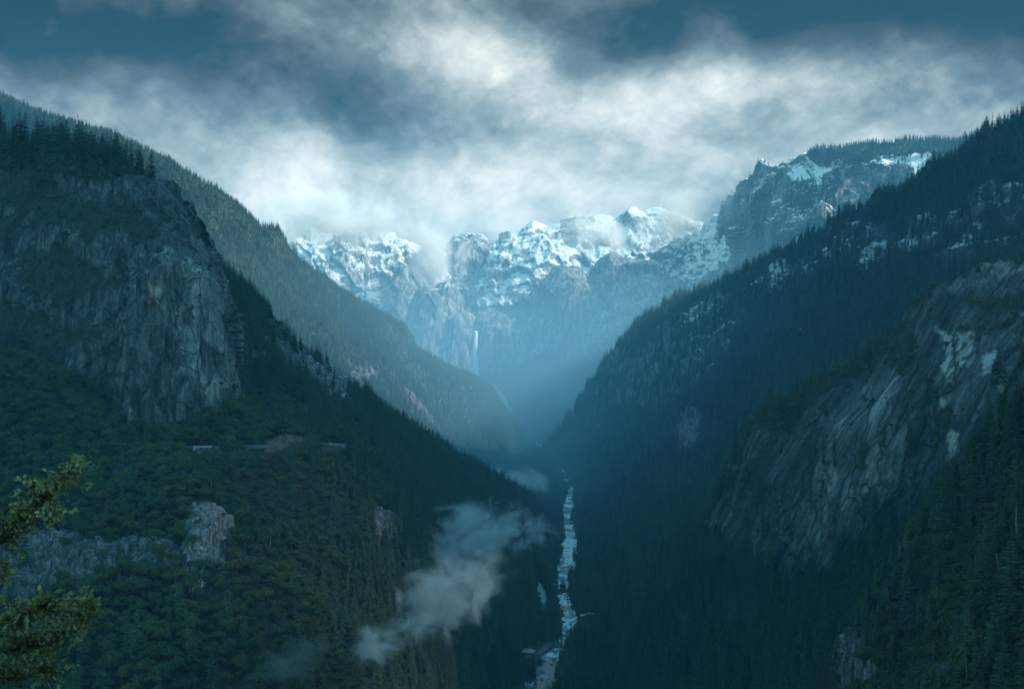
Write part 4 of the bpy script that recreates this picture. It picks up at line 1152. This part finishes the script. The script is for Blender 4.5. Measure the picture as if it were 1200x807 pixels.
# ------------------------------------------------------------------ boulders in and beside the river
M_BOULDER = mat_simple('boulder_rock', (0.20, 0.20, 0.20), 0.6, 0.5, 1.4)
def boulder_mesh(seed):
    r = np.random.default_rng(seed)
    n, k = 14, 9
    v, f = [(0, 0, -0.5)], []
    for j in range(1, k):
        ph = -math.pi / 2 + math.pi * j / k
        for i in range(n):
            a = 2 * math.pi * i / n
            v.append((math.cos(a) * math.cos(ph), math.sin(a) * math.cos(ph), math.sin(ph)))
    v.append((0, 0, 1))
    v = np.array(v); v[0] = (0, 0, -1)
    for _ in range(9):
        d = r.normal(size=3); d /= np.linalg.norm(d); h = r.uniform(0.55, 0.85)
        s = v @ d
        v = v - np.where(s > h, s - h, 0)[:, None] * d
    v = v * np.array([1, r.uniform(0.7, 1), r.uniform(0.5, 0.75)]) * (1 + 0.1 * perlin(v * 2 + seed))[:, None]
    f += [(0, 1 + (i + 1) % n, 1 + i) for i in range(n)]
    for j in range(k - 2):
        for i in range(n):
            a = 1 + j * n
            f.append((a + i, a + (i + 1) % n, a + n + (i + 1) % n, a + n + i))
    a = 1 + (k - 2) * n
    f += [(a + i, a + (i + 1) % n, len(v) - 1) for i in range(n)]
    return mesh_from('boulder', v, f, [M_BOULDER])
BM = [boulder_mesh(s) for s in range(5)]
for i in range(130):
    s = int(rng.integers(70, 400)) if i > 12 else int(rng.integers(20, 75))
    side = rng.choice([-1, 1]) * (rng.uniform(0.45, 0.62) if rng.random() < 0.45 else rng.uniform(0, 0.42))
    p = RC[s].copy()
    t = RC[min(s + 2, 499)] - RC[s - 2]; nrm = np.array([t[1], -t[0], 0]); nrm /= np.linalg.norm(nrm)
    p = p + nrm * side * RW[s]; p[2] += -0.3
    o = obj('boulder', BM[i % 5], None, p)
    z = rng.uniform(1.2, 3.6); o.scale = (z, z, z); o.rotation_euler = (0, 0, rng.uniform(0, 6.28))
    tag(o, 'grey granite boulder in or beside the white river rapids', 'boulder', 'boulders along the river')

# ------------------------------------------------------------------ cabin, car, van, retaining walls
def box(x0, x1, y0, y1, z0, z1):
    v = [(x, y, z) for z in (z0, z1) for y in (y0, y1) for x in (x0, x1)]
    f = [(0, 2, 3, 1), (4, 5, 7, 6), (0, 1, 5, 4), (2, 6, 7, 3), (0, 4, 6, 2), (1, 3, 7, 5)]
    return v, f
def boxes(name, bl, mat, parent):
    v, f = [], []
    for b in bl:
        a, c = box(*b); k = len(v); v += a; f += [tuple(i + k for i in q) for q in c]
    return obj(name, mesh_from(name, v, f, [mat]), parent)
M_WALL = mat_simple('weathered_boards', (0.20, 0.15, 0.11), 0.8, 0.3, 0.8)
M_ROOF = mat_simple('weathered_roof', (0.42, 0.38, 0.36), 0.55, 0.2, 0.8)
M_GLASS = mat_simple('dark_glass', (0.03, 0.04, 0.05), 0.1, 0.1)
M_STONE = mat_simple('pale_masonry', (0.38, 0.37, 0.34), 0.8, 0.35, 0.6)
M_RED = mat_simple('red_paint', (0.45, 0.03, 0.03), 0.3, 0.1)
M_WHITE = mat_simple('white_paint', (0.78, 0.78, 0.78), 0.35, 0.05)
M_TYRE = mat_simple('tyre_rubber', (0.02, 0.02, 0.02), 0.8, 0.1)
cpos = river_pt(619, 771)
cab = bpy.data.objects.new('cabin', None); COL.objects.link(cab); cab.location = cpos; cab.rotation_euler = (0, 0, math.radians(-18))
tag(cab, 'lone brown cabin with a pale hipped roof among trees beside the river', 'cabin')
boxes('wall', [(-8, 8, -5.5, 5.5, -1, 10.5)], M_WALL, cab)
rv = [(-10, -7.5, 10.3), (10, -7.5, 10.3), (10, 7.5, 10.3), (-10, 7.5, 10.3), (-10, -7.5, 10.8), (10, -7.5, 10.8), (10, 7.5, 10.8), (-10, 7.5, 10.8), (-5, 0, 14.6), (5, 0, 14.6)]
rf = [(3, 2, 1, 0), (0, 1, 5, 4), (1, 2, 6, 5), (2, 3, 7, 6), (3, 0, 4, 7), (4, 5, 9, 8), (5, 6, 9), (6, 7, 8, 9), (7, 4, 8)]
ro = obj('roof', mesh_from('roof', rv, rf, [M_ROOF]), cab)
boxes('chimney', [(2.5, 3.9, 1.0, 2.2, 12, 16.2)], M_STONE, ro)
for x in (-5.2, -1.2, 2.8):
    for z in (2.4, 6.6):
        if x == -1.2 and z < 3: continue
        wn = boxes('window', [(x, x + 2.2, -5.56, -5.44, z, z + 2.2)], M_WHITE, cab)
        boxes('pane', [(x + 0.2, x + 2.0, -5.60, -5.50, z + 0.2, z + 2.0)], M_GLASS, wn)
boxes('door', [(-1.2, 0.6, -5.62, -5.45, 0.6, 3.6)], M_ROOF, cab)

def vehicle(name, cat, label, loc, rz, L, W, H, paint, hood):
    e = bpy.data.objects.new(name, None); COL.objects.link(e); e.location = loc; e.rotation_euler = (0, 0, rz); tag(e, label, cat)
    prof = [(-L/2, .35), (L/2, .35), (L/2, H*.52), (L/2 - hood, H*.58), (L/2 - hood - .7, H), (-L/2 + .35, H), (-L/2, H*.6)]
    k = len(prof)
    v = [(x, -W/2, z) for x, z in prof] + [(x, W/2, z) for x, z in prof]
    f = [tuple(range(k - 1, -1, -1))[::-1], tuple(range(2 * k - 1, k - 1, -1))] + [(i, i + k, (i + 1) % k + k, (i + 1) % k) for i in range(k)]
    body = obj('body', mesh_from('body', v, f, [paint]), e)
    boxes('window', [(-L/2 + .7, L/2 - hood - .75, -W/2 - .02, W/2 + .02, H*.62, H*.92)], M_GLASS, e)
    for sx in (-1, 1):
        for sy in (-1, 1):
            wv = [(sx*L*.31 + .33*math.cos(a*math.pi/6), sy*(W/2 - .1) + d, .33 + .33*math.sin(a*math.pi/6)) for d in (-.12, .12) for a in range(12)]
            wf = [tuple(range(12)), tuple(range(23, 11, -1))] + [(i, (i+1) % 12, (i+1) % 12 + 12, i + 12) for i in range(12)]
            obj('wheel', mesh_from('wheel', wv, wf, [M_TYRE]), e)
pc = CP[17].copy(); pc[2] += 0.02
vehicle('parked_car', 'car', 'small red car parked in the bay beside the cabin', pc, 0.5, 4.6, 1.9, 1.6, M_RED, 1.1)
pv = ROAD[18].copy(); pv[2] += 0.02
vehicle('van', 'van', 'white van on the road among the trees at the bottom', pv, 1.5, 5.6, 2.1, 2.5, M_WHITE, 0.8)

def wall_along(path, lo, hi, label):
    seg = path[lo:hi]
    t = np.gradient(seg[:, :2], axis=0); t /= np.linalg.norm(t, axis=1)[:, None]
    nr = np.stack([t[:, 1], -t[:, 0]], -1)
    nr = np.where((nr[:, 1] > 0)[:, None], -nr, nr)
    v, f = [], []
    for (p, n_) in zip(seg, nr):
        for o_, z in ((3.6, -4.0), (3.6, 0.9), (4.3, 0.9), (4.6, -4.0)):
            v.append((p[0] + n_[0] * o_, p[1] + n_[1] * o_, p[2] + z))
    m = len(seg)
    for i in range(m - 1):
        for k in range(4):
            f.append((i * 4 + k, i * 4 + (k + 1) % 4, i * 4 + 4 + (k + 1) % 4, i * 4 + 4 + k))
    f += [(3, 2, 1, 0), tuple(range(4 * m - 4, 4 * m))]
    tag(obj('retaining_wall', mesh_from('retaining_wall', v, f, [M_STONE])), label, 'wall')
sx_, _ = to_px(SROAD)
def seg_of(a, b): return int(np.argmin(np.abs(sx_ - a))), int(np.argmin(np.abs(sx_ - b)))
for a, b, lb in ((229, 252, 'pale stone retaining wall of the slope road, below the foot of the dome cliff'),
                 (341, 354, 'short pale retaining wall beside the reddish road cut'),
                 (381, 404, 'grey retaining wall at the far end of the slope road')):
    i, j = seg_of(a, b)
    wall_along(SROAD, i, max(j, i + 4), lb)

# ------------------------------------------------------------------ leafy tree beside the viewpoint
def mat_nearleaf(name, dark, light):
    m = bpy.data.materials.new(name); m.use_nodes = True
    n = N(m.node_tree)
    g = n.new('ShaderNodeNewGeometry').outputs['Random Per Island']
    p = n.new('ShaderNodeTexCoord').outputs['Object']
    c = n.mix(n.m('MULTIPLY', n.m('ADD', n.m('POWER', g, 1.6), n.mr(n.noise(p, 1.6, 3), 0.35, 0.7)), 0.5), dark, light)
    b, o = principled(n, **{'Base Color': c, 'Roughness': 0.42, 'Specular IOR Level': 0.5})
    t = n.new('ShaderNodeBsdfTranslucent', {0: c})
    n.put(o.inputs[0], n.new('ShaderNodeMixShader', {0: 0.35, 1: b.outputs[0], 2: t.outputs[0]}).outputs[0])
    return m
M_NEARLEAF = mat_nearleaf('green_gold_leaves', (0.06, 0.09, 0.022), (0.55, 0.54, 0.24))
M_NEARORANGE = mat_nearleaf('orange_leaves', (0.20, 0.10, 0.010), (0.45, 0.25, 0.03))
def tube(pts, radii, n=7):
    pts = np.array(pts, float); v, f = [], []
    for i, p in enumerate(pts):
        d = pts[min(i + 1, len(pts) - 1)] - pts[max(i - 1, 0)]; d /= np.linalg.norm(d)
        u = np.cross(d, (0.31, 0.52, 0.79)); u /= np.linalg.norm(u); w_ = np.cross(d, u)
        for k in range(n):
            a = 2 * math.pi * k / n
            v.append(p + radii[i] * (math.cos(a) * u + math.sin(a) * w_))
    for i in range(len(pts) - 1):
        for k in range(n):
            f.append((i * n + k, i * n + (k + 1) % n, (i + 1) * n + (k + 1) % n, (i + 1) * n + k))
    return v, f
def near_tree():
    r = np.random.default_rng(99)
    base = np.array([-8.6, 13.6, -15.0])
    e = bpy.data.objects.new('leafy_tree', None); COL.objects.link(e); e.location = base
    tag(e, 'near leafy tree with green-gold leaves reaching in at the lower left edge', 'tree')
    L_ = lambda p: np.array(p) - base
    def smooth(pts, k=8):
        pts = np.array(pts, float); x = np.arange(len(pts), dtype=float)
        return pchip(x, pts, np.linspace(0, len(pts) - 1, k * (len(pts) - 1) + 1))
    tr = smooth([base, base + (0.2, 0.1, 5), base + (0.5, -0.1, 9.5), base + (0.4, 0.2, 12.0), base + (0.7, 0.0, 15.0)])
    v, f = tube(tr - base, np.linspace(0.30, 0.08, len(tr)), 10)
    obj('trunk', mesh_from('trunk', v, f, [M_BARK], smooth=True), e)
    fork = base + (0.45, 0.0, 10.6); fork2 = base + (0.45, 0, 9.4)
    Q = lambda px, py, Y: P(px, py, Y)
    limbs = [([fork, Q(-55, 690, 13.0), Q(0, 632, 12.6), Q(42, 588, 12.4), Q(72, 562, 12.3), Q(97, 538, 12.2)], 0.065, 0.006),
             ([fork, Q(-50, 650, 12.9), Q(5, 600, 12.9), Q(36, 566, 12.9)], 0.05, 0.006),
             ([Q(0, 632, 12.6), Q(30, 615, 12.3), Q(62, 604, 12.1)], 0.03, 0.005),
             ([fork2, Q(-45, 740, 13.0), Q(15, 724, 12.7), Q(62, 702, 12.5), Q(105, 708, 12.3)], 0.06, 0.006),
             ([fork2, Q(-40, 775, 13.2), Q(15, 760, 13.0), Q(60, 752, 12.8), Q(85, 735, 12.7)], 0.05, 0.006),
             ([fork2, Q(-40, 800, 13.0), Q(15, 795, 12.8), Q(50, 790, 12.7)], 0.045, 0.006),
             ([fork2, Q(-35, 720, 13.3), Q(0, 690, 13.2), Q(8, 660, 13.2)], 0.04, 0.006)]
    lv = {0: ([], []), 1: ([], [])}
    def leaf(c, d, up, s, which):
        V_, F_ = lv[which]
        d = d / np.linalg.norm(d); side = np.cross(d, up); side /= np.linalg.norm(side) + 1e-9; nn = np.cross(side, d)
        j = len(V_)
        V_ += [tuple(c), tuple(c + d * s * 0.35 + side * s * 0.30 + nn * s * 0.09), tuple(c + d * s * 0.72 + side * s * 0.22 + nn * s * 0.06),
               tuple(c + d * s - nn * s * 0.06), tuple(c + d * s * 0.72 - side * s * 0.22 + nn * s * 0.06), tuple(c + d * s * 0.35 - side * s * 0.30 + nn * s * 0.09)]
        F_ += [(j, j + 1, j + 2, j + 3), (j, j + 3, j + 4, j + 5)]
    tw_v, tw_f = [], []
    def sprig(start, tip, nl, s):
        t_, f_ = tube([start, (start + tip) / 2 + r.normal(size=3) * 0.02, tip], [0.007, 0.005, 0.002], 4)
        k = len(tw_v); tw_v.extend([np.array(x) - base for x in t_]); tw_f.extend([tuple(i + k for i in q) for q in f_])
        ax = tip - start
        px, py = to_px(tip)
        which = 1 if np.hypot(px - 29, py - 716) < 9.5 and r.random() < 0.85 else 0
        for i in range(nl):
            t = r.uniform(0.25, 1.05)
            c = start + ax * t + r.normal(size=3) * 0.012
            d = ax / np.linalg.norm(ax) * 0.6 + r.normal(size=3) * 0.75
            leaf(c - base, d, np.array([0, 0, 1.0]) + r.normal(size=3) * 0.5, s * r.uniform(0.7, 1.25), which)
    for pts, r0, r1 in limbs:
        c = smooth(pts, 10)
        v, f = tube(c - base, np.linspace(r0, r1, len(c)), 7)
        obj('branch', mesh_from('branch', v, f, [M_BARK], smooth=True), e)
    # crown blobs (centre, size in metres), each filled with sprigs from the nearest limb point
    allp = np.concatenate([smooth(p, 14) for p, _, _ in limbs])
    blobs = [(12, 622, 12.6, 26, 26, 38), (30, 600, 12.5, 26, 22, 46), (50, 580, 12.4, 20, 16, 34), (72, 561, 12.3, 17, 13, 26), (90, 543, 12.2, 12, 9, 16),
             (38, 566, 12.9, 8, 11, 12), (60, 605, 12.1, 15, 8, 14), (78, 573, 12.2, 14, 6, 9), (-20, 640, 12.8, 24, 30, 30), (4, 672, 13.2, 10, 22, 16),
             (60, 708, 12.5, 24, 16, 52), (95, 712, 12.3, 20, 18, 46), (100, 728, 12.4, 14, 16, 26), (25, 722, 12.8, 28, 18, 50), (30, 750, 12.9, 34, 20, 60), (70, 735, 12.7, 22, 16, 34),
             (12, 782, 12.9, 26, 20, 34), (55, 775, 12.7, 24, 18, 34), (-20, 730, 13.0, 26, 34, 34), (-25, 790, 13.0, 20, 20, 20), (60, 793, 12.7, 14, 12, 10)]
    for bx, by, bY, sx, sy, k in blobs:
        for _ in range(int(k * 1.15)):
            a = r.normal(size=3) * 0.5
            tip = P(bx + a[0] * sx, by + a[1] * sy, bY) + np.array([0, a[2] * 0.30, 0])
            dd = np.linalg.norm(allp - tip, axis=1)
            st = allp[np.argmin(dd)]
            if np.linalg.norm(tip - st) > 0.34: st = tip + (st - tip) / np.linalg.norm(st - tip) * 0.34
            sprig(st, tip, int(r.integers(7, 13)), 0.062)
    tb = obj('twigs', mesh_from('twigs', tw_v, tw_f, [M_BARK]), e)
    fo = obj('foliage', mesh_from('foliage', *lv[0], [M_NEARLEAF]), e)
    fo2 = obj('foliage', mesh_from('autumn_foliage', *lv[1], [M_NEARORANGE]), e)
    tb['kind'] = 'stuff'; fo['kind'] = 'stuff'; fo2['kind'] = 'stuff'; fo2['label'] = 'small orange patch of turning leaves'
near_tree()

# ------------------------------------------------------------------ unseen cloud deck, added to shade the near valley
def shade_deck():
    nu, nv = 150, 130
    X, Y = np.meshgrid(np.linspace(-7500, 8500, nu), np.linspace(-2600, DECK_FRONT, nv))
    G = np.stack([X, Y, np.full(X.shape, DECK_Z)], -1)
    G[..., 1] += sstep(0.55, 1.0, (Y + 2600) / (DECK_FRONT + 2600)) * 520 * fbm(G * np.array([1, 0.2, 1]), 1500, 4)
    lump = fbm(G, 1300, 5, 0.5, ridged=True)
    ex = np.minimum(np.linspace(0, 1, nu), np.linspace(1, 0, nu))[None, :]; ey = np.minimum(np.linspace(0, 1, nv), np.linspace(1, 0, nv))[:, None]
    th = sstep(0, 0.08, np.minimum(ex, ey))
    bot = G.copy(); bot[..., 2] += -90 * th * (1.3 + lump)
    top = G.copy(); top[..., 2] += 20 + 330 * th * (1.4 + fbm(G + 77, 1100, 5, 0.5))
    f = np.arange(nv * nu).reshape(nv, nu)
    q = np.stack([f[:-1, :-1], f[1:, :-1], f[1:, 1:], f[:-1, 1:]], -1).reshape(-1, 4)
    # breaks shaped to let sun onto the mist and the near leafy tree
    c4 = (G[:-1, :-1] + G[1:, 1:]) / 2
    br = np.hypot((c4[..., 0] - 3230) / 560, (c4[..., 1] - 560) / 430) + 0.25 * fbm(c4, 500, 3)
    br = np.minimum(br, np.hypot(c4[..., 0] - 2950, c4[..., 1] + 508) / 520)
    q = q[(br > 1).ravel()]
    k = nv * nu
    rim = np.concatenate([f[0, :], f[1:, -1], f[-1, -2::-1], f[-2:0:-1, 0]])
    side = np.stack([rim, np.roll(rim, -1), np.roll(rim, -1) + k, rim + k], -1)
    m = bpy.data.materials.new('shade_cloud'); m.use_nodes = True
    n = N(m.node_tree)
    a = n.new('ShaderNodeBsdfDiffuse', {0: (0.72, 0.76, 0.78)}); b = n.new('ShaderNodeBsdfTranslucent', {0: (0.40, 0.76, 0.96)})
    n.new('ShaderNodeOutputMaterial', {0: n.new('ShaderNodeAddShader', {0: n.new('ShaderNodeMixShader', {0: 0.5, 1: a.outputs[0], 2: b.outputs[0]}).outputs[0]}).outputs[0]})
    me = mesh_from('cloud', np.concatenate([bot.reshape(-1, 3), top.reshape(-1, 3)]), np.concatenate([q, q[:, ::-1] + k, side]), [m], smooth=True)
    tag(obj('cloud', me), 'unseen cloud deck added above the near end of the valley to shade it', 'cloud', kind='stuff')
DECK_Z, DECK_FRONT = 1950.0, 2900.0
shade_deck()

# ------------------------------------------------------------------ mist and summit cloud (volumes)
def mat_mist(name, dens, nscale, lo, hi, color=(0.96, 0.99, 1.0), aniso=0.0, seed=0.0, edge=1.0):
    if aniso < 0: color = (1.0, 0.94, 0.88)
    m = bpy.data.materials.new(name); m.use_nodes = True
    n = N(m.node_tree)
    tcn = n.new('ShaderNodeTexCoord')
    g = tcn.outputs['Object']                      # unit sphere coordinates
    r = n.new('ShaderNodeVectorMath', {0: g}, operation='LENGTH').outputs['Value']
    fall = n.m('SUBTRACT', 1.0, r)
    pos = n.new('ShaderNodeNewGeometry').outputs['Position']
    pv = n.new('ShaderNodeVectorMath', {0: pos, 1: (seed * 731.0, seed * 317.0, seed * 97.0)}).outputs[0]
    nz = n.noise(pv, nscale, 5.0, 0.62, 1.3)
    f = n.m('ADD', n.m('MULTIPLY_ADD', nz, 1.9, -0.45), n.m('MULTIPLY', n.m('SUBTRACT', fall, 0.5), 0.55 * edge))
    d = n.mr(f, lo, hi + 0.20)
    d = n.m('MULTIPLY', d, n.mr(fall, 0.0, 0.35))
    d = n.m('MULTIPLY', d, dens)
    v = n.new('ShaderNodeVolumePrincipled', {'Color': color, 'Density': d, 'Anisotropy': aniso})
    n.new('ShaderNodeOutputMaterial', {'Volume': v.outputs[0]})
    return m
def icos(n=2):
    import bmesh
    bm = bmesh.new(); bmesh.ops.create_icosphere(bm, subdivisions=n, radius=1.0)
    me = bpy.data.meshes.new('mist'); bm.to_mesh(me); bm.free(); return me
ICO = icos(3)
def mist(px, py, Y, wpx, hpx_, depth, dens, nscale, label, lo=0.42, hi=0.66, tilt=0.0, seed=0.0, aniso=0.2, group=None, edge=1.0):
    me = ICO.copy(); me.materials.append(mat_mist('mist', dens, nscale, lo, hi, seed=seed, aniso=aniso, edge=edge))
    o = obj('mist', me, None, P(px, py, Y))
    o.scale = (wpx / F * Y, depth, hpx_ / F * Y); o.rotation_euler = (0, math.radians(tilt), 0)
    tag(o, label, 'mist', group, 'stuff')
    return o
mist(568, 622, 1480, 100, 44, 90, 0.058, 0.028, 'upper puff of white mist over the conifers left of the river', seed=1, lo=.40)
mist(528, 645, 1340, 75, 48, 70, 0.020, 0.032, 'thin veil of mist joining the upper puff to the middle drift', seed=11, lo=.40)
mist(520, 698, 1090, 110, 62, 66, 0.060, 0.030, 'broad middle drift of white mist on the wooded slope', tilt=-38, seed=2, lo=.40)
mist(450, 752, 860, 110, 32, 40, 0.058, 0.032, 'lower tail of white mist trailing down the slope', tilt=-26, seed=3, lo=.40)
mist(330, 782, 725, 100, 34, 40, 0.005, 0.026, 'faint thin mist low on the oak slope at the bottom edge', tilt=-14, seed=4, lo=.40)
mist(610, 561, 3300, 66, 22, 150, 0.022, 0.008, 'small far wisp of mist across the valley floor above the rapids', seed=5, lo=.40)
def mist_bank():
    me = ICO.copy(); m = bpy.data.materials.new('valley_mist'); m.use_nodes = True
    n = N(m.node_tree)
    g = n.new('ShaderNodeTexCoord').outputs['Object']
    fall = n.m('SUBTRACT', 1.0, n.new('ShaderNodeVectorMath', {0: g}, operation='LENGTH').outputs['Value'])
    d = n.m('MULTIPLY', n.mr(fall, 0.0, 0.75), BANK_DENSITY)
    v = n.new('ShaderNodeVolumePrincipled', {'Color': (0.44, 0.80, 1.0), 'Density': d, 'Anisotropy': 0.0})
    n.new('ShaderNodeOutputMaterial', {'Volume': v.outputs[0]})
    me.materials.append(m)
    o = obj('mist', me, None, (-100, 4150, -130)); o.scale = (2900, 2450, 720)
    tag(o, 'broad blue mist bank filling the far end of the valley below the waterfall', 'mist', None, 'stuff')
BANK_DENSITY = 3.2e-4
mist_bank()
mist(390, 260, 6800, 125, 46, 380, 0.0110, 0.0030, 'cloud shreds over the bright snowy wall', seed=6, lo=.36, aniso=-0.1)
mist(512, 292, 6850, 52, 70, 300, 0.0110, 0.0034, 'upright plume of cloud between the snowy wall and the pale peak', seed=7, lo=.34, tilt=18, aniso=-0.1)
mist(705, 270, 6600, 100, 36, 350, 0.0085, 0.0030, 'cloud drifting over the farthest snowy ridge', seed=8, lo=.40, aniso=-0.1)
mist(800, 254, 5500, 95, 44, 300, 0.0100, 0.0032, 'cloud bank hanging on the left shoulder of the snow-streaked mountain', seed=9, lo=.36, tilt=-22, aniso=-0.1)

# ------------------------------------------------------------------ haze
hv, hf = box(-9000, 9000, -3000, 8600, -560, 1110)
hm = bpy.data.materials.new('haze'); hm.use_nodes = True
n = N(hm.node_tree)
v = n.new('ShaderNodeVolumePrincipled', {'Color': HAZE_COLOR, 'Density': HAZE_DENSITY, 'Anisotropy': 0.0})
n.new('ShaderNodeOutputMaterial', {'Volume': v.outputs[0]})
hz = obj('haze', mesh_from('haze', hv, hf, [hm]))
tag(hz, 'blue haze filling the valley', 'haze', kind='stuff')
